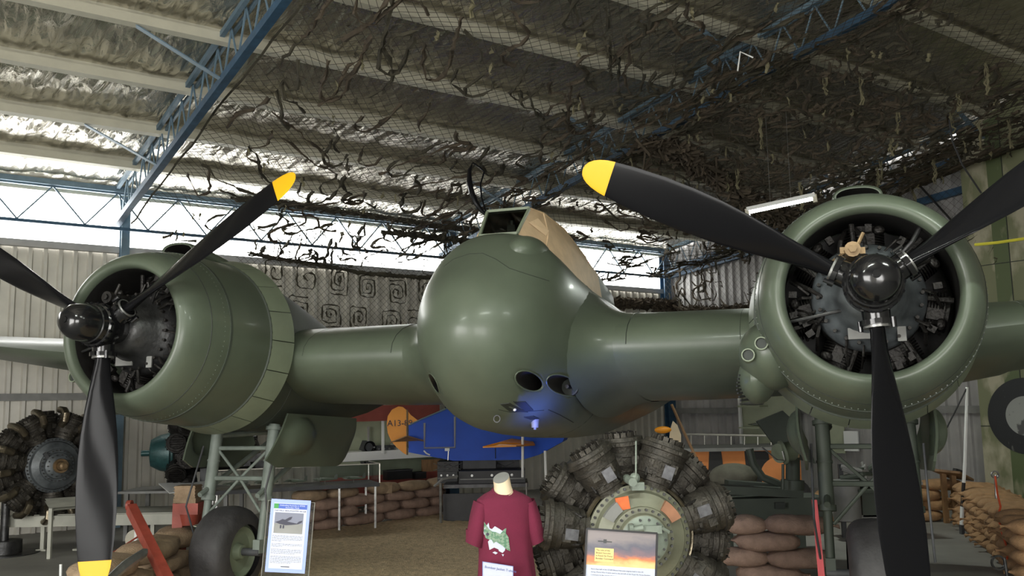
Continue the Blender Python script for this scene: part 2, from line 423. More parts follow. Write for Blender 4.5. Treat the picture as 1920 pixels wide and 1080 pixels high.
for i, t in enumerate(pt):
    z = roofz(t)-.02
    mb = MB()
    A = lambda s, dt, dz: W(s, t+dt, z+dz)
    prof = [(-.0, .10), (-.0, -.10), (.02, -.115), (.115, -.10), (.115, .0), (.105, .0), (.105, -.09), (.02, -.10), (.01, .10)]
    mb.loft([[A(s, a, b) for a, b in prof] for s in (-9, 11.55)], caps=True)
    part('purlin', mb, 'purlin', ceil, smooth=False)
# rafters = trusses with lacing; columns
def truss(s, t0=0, t1=19.4):
    z0 = lambda t: roofz(t)-.06
    z1 = lambda t: roofz(t)-.54
    root = part('rafter_truss', MB().beam(W(s-.05, .1, z0(.1)), W(s-.05, t1, z0(t1)), .05, .06).beam(W(s+.05, .1, z0(.1)), W(s+.05, t1, z0(t1)), .03, .05), 'bluelight', ceil, smooth=False)
    part('bottom_chord', MB().beam(W(s, .0, z1(0)), W(s, t1, z1(t1)), .09, .09), 'bluesteel', root, smooth=False)
    n = 42
    for i in range(n):
        ta = .25+i*(t1-.3)/n; tb = ta+(t1-.3)/n/2; tc_ = ta+(t1-.3)/n
        part('lacing_bar', MB().cyl(W(s, ta, z0(ta)), W(s, tb, z1(tb)), .012, n=5).cyl(W(s, tb, z1(tb)), W(s, tc_, z0(tc_)), .012, n=5), 'bluelight', root)
    for t in (pt[2]+.05, pt[4]+.05, pt[6], pt[8]):
        for sg in (-1,):
            part('fly_brace', MB().beam(W(s+sg*.95, t, roofz(t)-.12), W(s, t-.02, z1(t)), .07, .012, up=(0, 0, 1)), 'bluelight', root, smooth=False)
for s in (-5.9, -.12, 5.66, 11.35): truss(s)
for k, s in enumerate((-5.78, 0, 5.78, 11.42)):
    wd = .20 if s > 5 else .12
    mb = MB().beam(W(s, .07, 0), W(s, .07, 4.96), wd, .02, up=E2).beam(W(s, .2, 0), W(s, .2, 4.9), wd, .02, up=E2).beam(W(s, .135, 0), W(s, .135, 4.9), .015, .13, up=E2)
    part('trim_%d' % (k+1), mb, 'bluesteel' if s > 5 else 'bluelight', kind='structure', smooth=False)
# longitudinal lattice girder along the eave
lat = empty('trim_5', W(0, .3, 4.2), kind='structure')
part('top_chord', MB().beam(W(-9, .27, 4.93), W(11.4, .27, 4.93), .05, .05).beam(W(-9, .33, 4.97), W(11.4, .33, 4.97), .05, .08), 'bluelight', lat, smooth=False)
part('bottom_chord', MB().beam(W(-9, .3, 4.38), W(11.4, .3, 4.38), .045, .045), 'bluesteel', lat, smooth=False)
d = .885
for i in range(23):
    s = -9.0+i*d
    part('lattice_bar', MB().beam(W(s, .3, 4.92), W(s+d/2, .3, 4.4), .022, .022).beam(W(s+d/2, .3, 4.4), W(s+d, .3, 4.92), .022, .022), 'bluelight', lat, smooth=False)
# ================================================================== THE AIRCRAFT
M['strutgrey'] = mat('strut_grey_green', (.17, .20, .175), .5, var=.2, scale=9, bump=.05)
YAW, APT = .3115, .0555
A_ = Vector((math.cos(YAW), -math.sin(YAW), 0)); N_ = Vector((-math.sin(YAW)*math.cos(APT), -math.cos(YAW)*math.cos(APT), math.sin(APT)))
V_ = A_.cross(-N_)
MID = Vector((-.5175, 6.1976, .6405+CAMZ))
GZ = 2.344
base = MID-V_*GZ
B_ = -N_
AM = Matrix(((A_.x, B_.x, V_.x, base.x), (A_.y, B_.y, V_.y, base.y), (A_.z, B_.z, V_.z, base.z), (0, 0, 0, 1)))
plane = empty('twin_engine_aircraft', mw=AM, label='large dark green twin-engined warplane with black three-bladed propellers filling the hangar', cat='aircraft')
OF = Vector((0, 0, GZ))
def ap(name, mb, m, parent=plane, **k): return part(name, mb, m, parent, off=OF, **k)
AMI = AM.inverted()
def pa(px, py, ya):
    """pixel ray cut with the aircraft plane y = ya, in aircraft axes"""
    o = AMI @ Vector((0, 0, CAMZ)); d = AMI.to_3x3() @ ray(px, py); k = (ya-o.y)/d.y
    q = o+d*k; return Vector((q.x, q.y, q.z-GZ))
# fuselage stations: y, half width, z of max width, top, bottom, upper exponent, lower exponent
ST = [(.43, .02, -.06, -.04, -.08, 2, 2), (.445, .10, -.06, .04, -.16, 2, 2), (.48, .19, -.06, .13, -.25, 2, 2), (.54, .29, -.05, .24, -.35, 2, 2), (.62, .375, -.04, .34, -.44, 2, 2), (.72, .45, -.02, .44, -.53, 2.05, 2), (.84, .515, 0, .55, -.61, 2.1, 2), (.96, .56, .01, .655, -.67, 2.15, 2.0),
      (1.08, .595, .01, .745, -.72, 2.2, 2.05), (1.2, .62, .0, .80, -.755, 2.3, 2.2), (1.32, .64, 0, .82, -.775, 2.35, 2.35), (1.6, .665, -.02, .79, -.80, 2.35, 2.55), (2.0, .68, -.03, .74, -.82, 2.3, 2.6), (2.6, .69, -.03, .72, -.83, 2.2, 2.6), (3.4, .69, -.02, .74, -.82, 2.1, 2.5),
      (4.4, .67, 0, .74, -.78, 2.1, 2.2), (6.0, .58, .03, .64, -.62, 2, 2), (8.0, .42, .08, .52, -.40, 2, 2), (10.0, .25, .14, .40, -.14, 2, 2), (11.6, .06, .2, .30, .08, 2, 2)]
def lerp(a, b, t): return a+(b-a)*t
def station(y):
    for a, b in zip(ST, ST[1:]):
        if a[0] <= y <= b[0]:
            t = (y-a[0])/(b[0]-a[0]); return [lerp(p, q, t) for p, q in zip(a, b)]
    return ST[-1]
def fring(y, n=64, grow=0.):
    _, hw, zc, zt, zb, nu, nl = station(y); r = []
    for i in range(n):
        a = 2*PI*i/n; c, s_ = math.cos(a), math.sin(a); e = nu if s_ >= 0 else nl
        x = (hw+grow)*math.copysign(abs(c)**(2/e), c); z = zc+((zt-zc+grow) if s_ >= 0 else (zc-zb+grow))*math.copysign(abs(s_)**(2/e), s_)
        r.append(Vector((x, y, z)))
    return r
ys = [a[0] for a in ST]; yy = []
for a, b in zip(ys, ys[1:]):
    k = max(1, int((b-a)/.12)) if a < 5 else 2
    yy += [lerp(a, b, i/k) for i in range(k)]
yy.append(ys[-1])
fm = MB(); fm.loft([fring(y) for y in yy], caps=True)
GUN = [(.385, -.435, .066), (.545, -.445, .070), (-.385, -.435, .066), (-.545, -.445, .070)]
cut = MB()
for x, z, r in GUN:
    cut.cyl((x*.985, .45, z), (x*1.0, 1.75, z), r, n=24, m=1)
def bool_diff(me_a, me_b):
    oa = bpy.data.objects.new('a', me_a); ob = bpy.data.objects.new('b', me_b); C.objects.link(oa); C.objects.link(ob)
    md = oa.modifiers.new('b', 'BOOLEAN'); md.operation = 'DIFFERENCE'; md.solver = 'EXACT'; md.object = ob
    dg = bpy.context.evaluated_depsgraph_get(); r = bpy.data.meshes.new_from_object(oa.evaluated_get(dg))
    bpy.data.objects.remove(oa); bpy.data.objects.remove(ob); return r
fm.v = [v+OF for v in fm.v]; cut.v = [v+OF for v in cut.v]
fme = bool_diff(fm.mesh('fuselage', ['olive', 'wellblack'], angle=40), cut.mesh('cut', ['olive', 'wellblack']))
fus = bpy.data.objects.new('fuselage', fme); C.objects.link(fus); fus.parent = plane; ORG[fus] = Vector((0, 0, 0))
bmf = bmesh.new(); 
fm0 = MB(); fm0.loft([fring(y) for y in yy], caps=True)
for v in fm0.v: bmf.verts.new(v)
bmf.verts.ensure_lookup_table()
for f in fm0.f:
    try: bmf.faces.new([bmf.verts[i] for i in f])
    except ValueError: pass
fb = BVHTree.FromBMesh(bmf)
def onfus(px, py, lift=.004):
    o = AMI @ Vector((0, 0, CAMZ)); o = Vector((o.x, o.y, o.z-GZ)); d = (AMI.to_3x3() @ ray(px, py)).normalized()
    h = fb.ray_cast(o, d)
    if h[0] is None: return None
    n = h[1] if h[1].dot(d) < 0 else -h[1]
    return h[0]+n*lift
def snap(p, lift=.004):
    h = fb.find_nearest(Vector(p)); n = (h[0]-Vector((0, h[0].y, 0))).normalized(); nn = h[1] if h[1].dot(n) > 0 else -h[1]
    return h[0]+nn*lift
for i, (x, z, r) in enumerate(GUN):
    rim = []
    for a in range(28):
        t = 2*PI*a/28; o = Vector((x+math.cos(t)*(r+.004), -.5, z+math.sin(t)*(r+.004)))
        h = fb.ray_cast(o, Vector((0, 1, 0)))
        rim.append(h[0] if h[0] is not None else Vector((x, 1.3, z)))
    g = ap('gun_port', MB().cyl((x, 1.50, z), (x, 1.72, z), r*.98, n=20, m=0), 'seam', fus)
    ap('port_rim', MB().tube(rim+rim[:1], .006, 5), 'olive', fus)
    ap('gun_barrel', MB().cyl((x, 1.40, z), (x, 1.7, z), .016, n=10), 'blackm', fus)
# panel lines on the nose
def seam(pts, r=.003, nm='panel_seam'):
    q = [onfus(*p, lift=.0) for p in pts]; q = [a for a in q if a is not None]
    if len(q) > 1: ap(nm, MB().tube(q, r, 4), 'seam', fus)
def dens(pts, k=6):
    o = []
    for a, b in zip(pts, pts[1:]): o += [(lerp(a[0], b[0], i/k), lerp(a[1], b[1], i/k)) for i in range(k)]
    return o+[pts[-1]]
seam(dens([(832, 500), (850, 486), (880, 476), (905, 475), (930, 486), (955, 503), (985, 513), (1030, 527)]))
seam(dens([(1118, 562), (1102, 590), (1095, 620), (1096, 660), (1103, 690), (1120, 715)]), .002)
def ringseam(y):
    r = [snap(p, 0) for p in fring(y, 48)]; ap('panel_seam', MB().tube(r+r[:1], .0025, 4), 'seam', fus)
ringseam(2.35)
# belly details: hatch outlines, blue lamp, small fittings
for quad in ([(938, 757), (955, 755), (990, 772), (955, 770)], [(962, 752), (985, 752), (1000, 768), (985, 770)], [(982, 781), (1000, 779), (1011, 784), (995, 786)]):
    q = [onfus(*p, lift=.004) for p in quad]
    if all(a is not None for a in q): ap('belly_slot', MB().prism(q, (0, 0, -.006)), 'seam', fus, smooth=False)
seam(dens([(1028, 768), (1050, 778), (1075, 792)]), .004)
seam(dens([(935, 768), (958, 773), (1020, 769)]), .003)
q = onfus(1003, 790)
if q is not None: ap('belly_camera_fairing', MB().cyl(q+Vector((0, 0, .02)), q-Vector((0, 0, .05)), .035, .028, n=14).cyl(q-Vector((0, 0, .05)), q-Vector((0, 0, .065)), .012, n=8), 'grey', fus)
q = onfus(965, 768)
if q is not None: ap('drain_stud', MB().sphere(q, .014, 8, 6), 'white', fus)
q = onfus(932, 778)
if q is not None: ap('tie_down_ring', MB().lathe([(-.004, .022), (.004, .022), (.004, .030), (-.004, .030), (-.004, .022)], q-Vector((0, 0, .03)), (0, 1, 0), n=14), 'dgrey', fus)
# deck bulge beside the windscreen
ap('deck_blister', MB().sphere((.27, 1.30, .60), (.17, .36, .165), 28, 16), 'olive', fus)
# cockpit
BOT = [(.16, 1.30, .815), (.36, 1.46, .66), (.50, 2.2, .50), (.50, 3.0, .48), (.38, 4.2, .58)]
MIDR = [(.18, 1.42, .94), (.33, 1.66, .88), (.455, 2.2, .80), (.46, 3.0, .76), (.36, 4.2, .74)]
TOP = [(.19, 1.56, 1.09), (.26, 1.76, 1.09), (.33, 2.2, 1.04), (.33, 3.0, .95), (.22, 4.2, .83)]
RDG = [(.0, 1.57, 1.12), (.0, 1.8, 1.155), (.0, 2.2, 1.155), (.0, 3.0, 1.06), (.0, 4.2, .87)]
can = MB()
for sg in (1, -1):
    rows = [[Vector((x*sg, y, z)) for x, y, z in r] for r in (BOT, MIDR, TOP, RDG)]
    for a in range(3):
        for b in range(4):
            mi = 0 if a < 2 and b < 3 else 1
            if a == 2 and b == 0: mi = 1
            can.add([rows[a][b], rows[a][b+1], rows[a+1][b+1], rows[a+1][b]], [(0, 1, 2, 3)], mi)
canopy = ap('canopy', can, ['tan', 'olive'], fus, angle=50)
ap('windscreen_pane', MB().add([(-.15, 1.315, .82), (.15, 1.315, .82), (.175, 1.565, 1.085), (-.175, 1.565, 1.085)], [(0, 1, 2, 3)]), 'glassg', fus, smooth=False)
fr = MB()
for a, b in (((-.165, 1.30, .815), (-.19, 1.565, 1.09)), ((.165, 1.30, .815), (.19, 1.565, 1.09)), ((-.19, 1.565, 1.095), (.19, 1.565, 1.095)), ((-.165, 1.30, .815), (.165, 1.30, .815))):
    fr.beam(a, b, .022, .020, up=(0, 1, 0))
ap('windscreen_frame', fr, 'olive_l', fus, smooth=False)
for sg in (1, -1):
    fr = MB().tube([Vector((x*sg, y, z)) for x, y, z in TOP], .009, 6)
    ap('canopy_rail', fr, 'tan', fus)
    ap('canopy_rail', MB().tube([Vector(((BOT[1][0]+.0)*sg, 1.46, .66)), Vector((.33*sg, 1.66, .88)), Vector((.26*sg, 1.76, 1.09))], .008, 6), 'tan', fus)
    q = [Vector(((.285)*sg, 1.60, .80)), Vector((.325*sg, 1.66, .875))]
ap('direct_vision_panel', MB().add([(.206, 1.47, .935), (.315, 1.62, .845), (.330, 1.665, .90), (.252, 1.60, 1.00)], [(0, 1, 2, 3)]).xf(Matrix.Translation((.008, -.008, .004))), 'tan', fus, smooth=False)
ap('cockpit_interior', MB().box((0, 2.4, .80), (.5, 1.5, .1)).box((0, 2.9, .9), (.3, .06, .24)), 'blackm', fus, smooth=False)
ap('gun_sight', MB().box((.02, 1.62, .90), (.07, .08, .12)).cyl((.02, 1.6, .96), (.02, 1.6, 1.0), .03, n=10), 'blackm', fus)
ap('seat_armour', MB().box((.0, 2.2, .93), (.3, .04, .22)), 'dgrey', fus, smooth=False)
ap('identification_lamp', MB().cyl((.28, 3.3, .9), (.28, 3.3, .96), .02, n=8), 'redlamp', fus)
# wings
def foil_ring(x, le, ch, th, z, n=20):
    r = []
    for i in range(2*n):
        if i < n: t = i/n; sgn = 1
        else: t = 1-(i-n)/n; sgn = -1
        c = (1-math.cos(PI*t))/2
        y = 5*th*(.2969*math.sqrt(c)-.126*c-.3516*c*c+.2843*c**3-.1036*c**4)
        r.append(Vector((x, le+ch*c, z+sgn*y-.02*ch*0)))
    return r
for sg in (1, -1):
    wi = MB(); secs = [(.45, 1.42, 4.1, .76, -.12), (1.5, 1.45, 4.0, .75, -.12), (2.77, 1.5, 3.9, .70, -.10), (3.5, 1.55, 3.75, .62, -.10), (3.9, 1.6, 3.65, .55, -.06)]
    wi.loft([foil_ring(x*sg, le, ch, th, z) for x, le, ch, th, z in secs], caps=True)
    wing = ap('wing', wi, 'olive_d' if False else 'olive')
    wo = MB(); secs = [(3.9, 1.6, 3.65, .53, -.05), (5.3, 1.85, 3.1, .38, .10), (6.8, 2.15, 2.5, .27, .27), (8.1, 2.5, 1.7, .17, .41), (8.6, 2.9, .9, .08, .47)]
    wo.loft([foil_ring(x*sg, le, ch, th, z) for x, le, ch, th, z in secs], caps=True)
    ap('outer_wing_panel', wo, 'olive')
    # root fillet
    fl_ = MB(); 
    for k in range(9):
        t = k/8; x = (.60+.42*(t))*sg; g = (1-t)**2
        fl_.v += []
    rings = []
    for k in range(9):
        t = k/8; x = (.58+.40*t)*sg; g = (1-t)**2.2
        rings.append(foil_ring(x, 1.44-.30*g, 4.1+.5*g, .765+.34*g, -.12+.02*g))
    fl_.loft(rings); ap('root_fillet', fl_, 'olive', fus)
    ap('wing_seam', MB().tube([p+Vector((0, 0, 0)) for p in foil_ring(1.02*sg, 1.435, 4.1, .762, -.12)][:11], .003, 4), 'seam', wing)
    st = MB()
    st.tube([p for p in foil_ring(1.9*sg, 1.465, 4.0, .738, -.115)][:9], .002, 4)
    ap('rivet_line', st, 'seam', wing)
    ap('landing_lamp', MB().cyl((4.35*sg, 1.63, .02), (4.35*sg, 1.72, .02), .07, n=14), 'wellblack', wing)
    for xx in (4.7, 4.3): ap('wing_bracket', MB().box((xx*sg, 2.0, -.27), (.08, .1, .17)).cyl((xx*sg, 2.0, -.36), (xx*sg, 2.0, -.40), .02, n=6), 'dgrey', wing, smooth=False)
# tail
tp = MB().loft([foil_ring(x, 10.2+abs(x)*.18, 1.7-abs(x)*.25, .16-abs(x)*.03, .35+.05*abs(x)) for x in (-2.6, -1.5, 0, 1.5, 2.6)], caps=True)
ap('tailplane', tp, 'olive')
fin = MB(); rr = []
for z, le, ch, th in ((.25, 9.6, 2.2, .14), (.9, 10.1, 1.7, .12), (1.5, 10.6, 1.1, .08)):
    rr.append([Vector((p.z*1.0, p.y, z)) for p in foil_ring(0, le, ch, th, 0)])
fin.loft(rr, caps=True); ap('fin', fin, 'olive')
# ------------------------------------------------------------------ propeller blade
def blade_mesh():
    pr = [(.10, .105, .105, 60), (.20, .105, .100, 58), (.28, .112, .088, 54), (.38, .135, .070, 50), (.50, .172, .055, 46), (.65, .215, .044, 41), (.82, .255, .036, 37), (1.0, .283, .030, 33), (1.2, .296, .025, 30), (1.4, .292, .020, 27), (1.6, .268, .016, 25), (1.745, .238, .013, 24),
          (1.7451, .238, .013, 24), (1.80, .222, .012, 23.5), (1.85, .195, .010, 23), (1.89, .160, .009, 22.7), (1.92, .118, .007, 22.4), (1.938, .070, .005, 22.2), (1.945, .02, .003, 22)]
    rings = []
    for r, c, th, tw in pr:
        a = math.radians(tw); ring = []
        for i in range(20):
            t = 2*PI*i/20; u = math.cos(t)*c/2; v = math.sin(t)*th/2*(1 if math.sin(t) > 0 else .7)
            if r > .3: u -= c*.04
            # blade along +x, chord in z (plane of rotation), y = fore/aft
            ring.append(Vector((r, u*math.sin(a)+v*math.cos(a), u*math.cos(a)-v*math.sin(a))))
        rings.append(ring)
    mb = MB(); k = 12
    mb.loft(rings[:k], m=0); mb.loft(rings[k:], m=1)
    mb.add(rings[-1], [tuple(range(20))], 1); mb.add(rings[0], [tuple(range(19, -1, -1))], 0)
    return mb.mesh('blade', ['black', 'yellow'], angle=50)
BLME = blade_mesh()
cyl_me = None
def rotY(a): return Matrix.Rotation(-a, 4, 'Y')   # +a turns x towards z
def engine(sg, ang, first):
    ex = 2.77*sg; H = Vector((ex, 0, GZ))
    def T(mb): mb.v = [v+Vector((ex, 0, 0)) for v in mb.v]; return mb
    # cowling
    prof = [(.95, .56), (.60, .53), (.34, .505), (.24, .500), (.195, .512), (.178, .535), (.185, .562), (.215, .595), (.27, .628), (.36, .658), (.50, .69), (.68, .715), (.85, .728), (1.05, .735), (1.20, .735)]
    cw = T(MB().lathe(prof, n=72, mf=lambda i, j: 1 if i < 3 else 0))
    cow = ap('engine_cowling', cw, ['olive', 'wellblack'], angle=60)
    ap('cowling_ring', T(MB().lathe([(.62, .706), (.62, .712), (.645, .715), (.645, .709)], n=72)), 'olive_d', cow)
    ap('panel_seam', T(MB().lathe([(.418, .672), (.420, .6755), (.424, .6755), (.426, .674)], n=72)), 'seam', cow)
    ap('cowling_ring', T(MB().lathe([(1.155, .735), (1.16, .748), (1.20, .750), (1.20, .735)], n=72)), 'olive_d', cow)
    # rivets as a joined band
    rv = MB()
    for i in range(110):
        t = 2*PI*i/110; rv.box((math.cos(t)*.7005, .56, math.sin(t)*.7005), (.007, .007, .007))
    ap('rivet_row', T(rv), 'olive', cow, smooth=False, kind='stuff')
    # cooling gills
    g0 = None; ng = 18
    for i in range(ng):
        if g0 is None:
            gm = MB(); a0 = -PI/ng*.97; a1 = -a0
            def fn(u, v, o=0.): 
                a = a0+(a1-a0)*u; r = .742+(.052)*v+o; return Vector((r*math.cos(a), 1.17+.27*v, r*math.sin(a)))
            k = 6
            vs = [fn(i_/k, j_/2) for j_ in range(3) for i_ in range(k+1)]+[fn(i_/k, j_/2, .006) for j_ in range(3) for i_ in range(k+1)]
            n1 = 3*(k+1)
            fs = [(j_*(k+1)+i_, j_*(k+1)+i_+1, (j_+1)*(k+1)+i_+1, (j_+1)*(k+1)+i_) for j_ in range(2) for i_ in range(k)]
            fs2 = [tuple(q+n1 for q in f[::-1]) for f in fs]
            bd = [i_ for i_ in range(k+1)]+[(k+1)*(j_+1)+k for j_ in range(2)]+[2*(k+1)+i_ for i_ in range(k-1, -1, -1)]+[(k+1)*j_ for j_ in range(1, 0, -1)]
            fs3 = [(bd[q], bd[q-1], bd[q-1]+n1, bd[q]+n1) for q in range(len(bd))]
            gm.add(vs, fs+fs2+fs3)
            me = gm.mesh('cooling_gill', 'olive_l', angle=40)
            g0 = me
        o = bpy.data.objects.new('cooling_gill', g0); C.objects.link(o); o.parent = cow
        tw_ = Matrix.Rotation(math.radians(R_.uniform(-1, 1)), 4, 'Y')
        o.matrix_local = Matrix.Translation(H-ORG[cow]) @ rotY(2*PI*(i+.5)/ng)
    # firewall/nacelle
    nr = []
    for y, rw, zt, zb in ((1.05, .66, .66, -.66), (1.25, .67, .67, -.68), (1.5, .66, .69, -.73), (1.8, .62, .67, -.76), (2.2, .55, .60, -.76), (2.7, .50, .47, -.74), (3.4, .46, .28, -.66), (4.2, .38, .22, -.52), (5.0, .25, .12, -.32), (5.5, .05, 0, -.12)):
        zc = (zt+zb)/2*.4; r = []
        for i in range(40):
            a = 2*PI*i/40; c, s_ = math.cos(a), math.sin(a); e = 2.3
            r.append(Vector((rw*math.copysign(abs(c)**(2/e), c), y, zc+((zt-zc) if s_ > 0 else (zc-zb))*math.copysign(abs(s_)**(2/e), s_))))
        nr.append(r)
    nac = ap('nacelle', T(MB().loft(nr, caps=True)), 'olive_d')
    ap('nacelle_seam', T(MB().tube([nr[3][i] for i in range(20, 41-1)]+[], .004, 4)), 'seam', nac)
    # air scoop above
    sc_ = MB(); rings = []
    for y, hw, hh, zc in ((.80, .150, .062, .765), (.79, .158, .070, .765), (.83, .165, .080, .762), (1.0, .175, .085, .755), (1.3, .16, .08, .735), (1.7, .12, .06, .68), (2.1, .05, .03, .58)):
        rings.append([Vector((hw*math.copysign(abs(math.cos(a))**.8, math.cos(a)), y, zc+hh*math.sin(a))) for a in [2*PI*i/28 for i in range(28)]])
    sc_.loft(rings, m=0)
    ins = [[Vector((v.x*.93, y2, (v.z-.765)*.88+.765)) for v in rings[0]] for y2 in (.80, 1.1)]
    sc_.loft(ins, m=1); sc_.add(ins[1], [tuple(range(28))], 1)
    sc_.loft([rings[0], ins[0]], m=0)
    ap('air_scoop', T(sc_), ['olive', 'wellblack'], cow)
    # exhaust fairing low on the starboard side with two outlets and finned flame damper
    ef = MB(); ef.sphere((-.63, .93, -.30), (.22, .42, .24), 24, 14); ef.sphere((-.74, 1.02, -.46), (.13, .32, .17), 18, 12)
    exf = ap('exhaust_fairing', T(ef), 'olive', cow)
    ef2 = MB()
    for (dx, dz, yy_) in ((-.76, -.33, .54), (-.67, -.26, .50)):
        ef2.lathe([(.0, .036), (-.02, .036), (-.02, .044), (.16, .05)], (dx, yy_, dz), (0, 1, 0), n=16)
    ap('breather_outlet', T(ef2), 'olive_l', cow, kind='stuff')
    ap('breather_bore', T(MB().cyl((-.76, .535, -.33), (-.76, .56, -.33), .034, n=14).cyl((-.67, .495, -.26), (-.67, .52, -.26), .034, n=14)), 'seam', cow, kind='stuff')
    for k in range(8):
        t = k/7; p0 = Vector((-.80-.02*math.sin(PI*t), .86+.04*t, -.42-.17*t))
        if first is not None or True:
            ap('damper_fin', T(MB().cyl(p0+Vector((.05, .1, 0)), p0+Vector((-.045, -.05, -.02)), .011, .007, n=6)), 'dsteel', cow)
    # engine
    en = MB()
    en.lathe([(.14, .05), (.145, .13), (.17, .165), (.22, .20), (.30, .235), (.34, .27), (.37, .30), (.40, .33), (.44, .345), (.60, .35), (.60, 0)], n=40, mf=lambda i, j: 0 if i < 8 else 1)
    eng = ap('radial_engine', T(en), ['engblue' if sg > 0 else 'dsteel', 'grease'])
    for i in range(24):
        t = 2*PI*i/24
        if i == 0:
            bo = MB().cyl((.305, .35, 0), (.305, .32, 0), .012, n=6)
            bme = bo.mesh('case_bolt', 'grease')
        o = bpy.data.objects.new('case_bolt', bme); C.objects.link(o); o.parent = eng; o.matrix_local = Matrix.Translation(H-ORG[eng]) @ rotY(t)
    global cyl_me
    if cyl_me is None:
        cb = MB()
        prof = [(.30, .11)]
        r = .30
        for k in range(9): prof += [(r, .135), (r+.008, .135), (r+.008, .112), (r+.018, .112)]; r += .018
        prof += [(.48, .12), (.485, .0)]
        cb.lathe([(a, b) for a, b in prof], (0, .62, 0), (1, 0, 0), n=18)
        cb.cyl((.33, .47, .06), (.49, .47, .07), .018, n=8).box((.40, .49, -.03), (.10, .03, .07))
        cb.sphere((.44, .47, -.09), (.03, .03, .04), 8, 6)
        cyl_me = cb.mesh('cylinder', 'grease', angle=40)
    for i in range(7):
        o = bpy.data.objects.new('cylinder', cyl_me); C.objects.link(o); o.parent = eng; o.matrix_local = Matrix.Translation(H-ORG[eng]) @ rotY(PI/2+2*PI*i/7)
    bk = T(MB().lathe([(.92, 0), (.92, .54)], n=40)); ap('baffle_plate', bk, 'wellblack', eng)
    # conduits, pipes, governor
    pp = MB()
    for k in range(26):
        a = R_.uniform(0, 2*PI); r0 = R_.uniform(.25, .36); r1 = R_.uniform(.42, .5); da = R_.uniform(-.3, .3)
        pp.tube([(r0*math.cos(a), R_.uniform(.34, .42), r0*math.sin(a)), ((r0+r1)/2*math.cos(a+da/2), R_.uniform(.30, .40), (r0+r1)/2*math.sin(a+da/2)), (r1*math.cos(a+da), .50, r1*math.sin(a+da))], R_.uniform(.006, .016), 6)
        if k % 2: pp.box(((r1-.03)*math.cos(a), .42, (r1-.03)*math.sin(a)), (.05, .05, .04), rot=Matrix.Rotation(-a, 3, 'Y'))
    ap('pipework', T(pp), 'grease', eng)
    ap('case_plate', T(MB().box((-.06, .315, -.24), (.16, .012, .07))), 'grey', eng, smooth=False)
    ap('case_plate', T(MB().box((.17, .33, -.25), (.05, .012, .09))), 'grey', eng, smooth=False)
    ap('governor', T(MB().cyl((-.09, .10, .25), (-.09, .30, .25), .048, n=12).cyl((-.09, .08, .25), (-.09, .11, .25), .025, n=6).box((-.04, .2, .25), (.05, .08, .04)).box((-.14, .2, .26), (.04, .06, .04)).cyl((-.06, .16, .28), (-.02, .16, .36), .012, n=8).cyl((-.05, .16, .30), (-.24, .2, .18), .008, n=6)), 'brass' if sg > 0 else 'grease', eng)
    ap('oil_pipe', T(MB().tube([(-.16, .24, -.10), (-.3, .22, -.13), (-.47, .3, -.15)], .011, 8)), 'dsteel', eng)
    ap('oil_pipe', T(MB().tube([(.18, .3, .22), (.26, .24, .30), (.33, .30, .42), (.36, .4, .46)], .014, 8).box((.35, .35, .43), (.10, .07, .06), rot=Matrix.Rotation(.5, 3, 'Y'))), 'dsteel', eng)
    # propeller
    hb = MB()
    hb.lathe([(-.395, .0), (-.393, .05), (-.375, .090), (-.33, .124), (-.26, .140), (-.17, .141), (-.165, .150), (-.12, .155), (-.11, .168), (-.08, .172), (.03, .165), (.07, .14), (.14, .12), (.16, .09)], n=40)
    hb.lathe([(-.405, .0), (-.405, .022), (-.38, .026)], n=12)
    pr = ap('propeller', T(hb), 'hubblack', angle=30)
    bo = MB()
    for i in range(18):
        t = 2*PI*i/18; bo.cyl((math.cos(t)*.165, -.115, math.sin(t)*.165), (math.cos(t)*.165, -.09, math.sin(t)*.165), .011, n=6)
    ap('hub_bolts', T(bo), 'black', pr, kind='stuff')
    for i in range(3):
        a = ang+i*2*PI/3
        o = bpy.data.objects.new('blade', BLME); C.objects.link(o); o.parent = pr; o.matrix_local = Matrix.Translation(H-ORG[pr]) @ rotY(a)
        if i == 0:
            sk = MB().cyl((.08, 0, 0), (.21, 0, 0), .085, .078, n=20).cyl((.205, 0, 0), (.235, 0, 0), .098, n=20).cyl((.235, 0, 0), (.25, 0, 0), .070, n=20)
            sk.box((.22, -.098, 0), (.03, .03, .04)).box((.22, .098, 0), (.03, .03, .04)).cyl((.20, -.06, .085), (.26, -.06, .085), .014, n=8).cyl((.20, .05, -.09), (.26, .05, -.09), .014, n=8)
            skm = sk.mesh('blade_socket', 'hubblack')
        o = bpy.data.objects.new('blade_socket', skm); C.objects.link(o); o.parent = pr; o.matrix_local = Matrix.Translation(H-ORG[pr]) @ rotY(a)
        if i == 0: clm = MB().lathe([(.236, .071), (.236, .080), (.25, .080), (.25, .060)], (0, 0, 0), (1, 0, 0), n=20).mesh('blade_collar', 'steel')
        o = bpy.data.objects.new('blade_collar', clm); C.objects.link(o); o.parent = pr; o.matrix_local = Matrix.Translation(H-ORG[pr]) @ rotY(a)
    # undercarriage
    lm = 'grey' if sg < 0 else 'olive_d'
    ug = MB(); ug2 = MB()
    gz = -2.25
    axle = Vector((0, 1.76, gz+.40))
    for k in (-1, 1):
        top = Vector((.31*k, 1.95, -.70)); bot = Vector((.31*k, 1.80, -1.80))
        mid_ = top.lerp(bot, .62)
        ug_ = ug if k < 0 else ug2
        ug_.cyl(top, mid_, .055, .055, n=16).cyl(top.lerp(bot, .02), top.lerp(bot, .05), .075, n=14).cyl(top.lerp(bot, .60), top.lerp(bot, .64), .068, n=16).cyl(top.lerp(bot, .30), top.lerp(bot, .315), .062, n=16)
        ug_.cyl(mid_, bot, .036, n=14).box(bot, (.07, .13, .12))
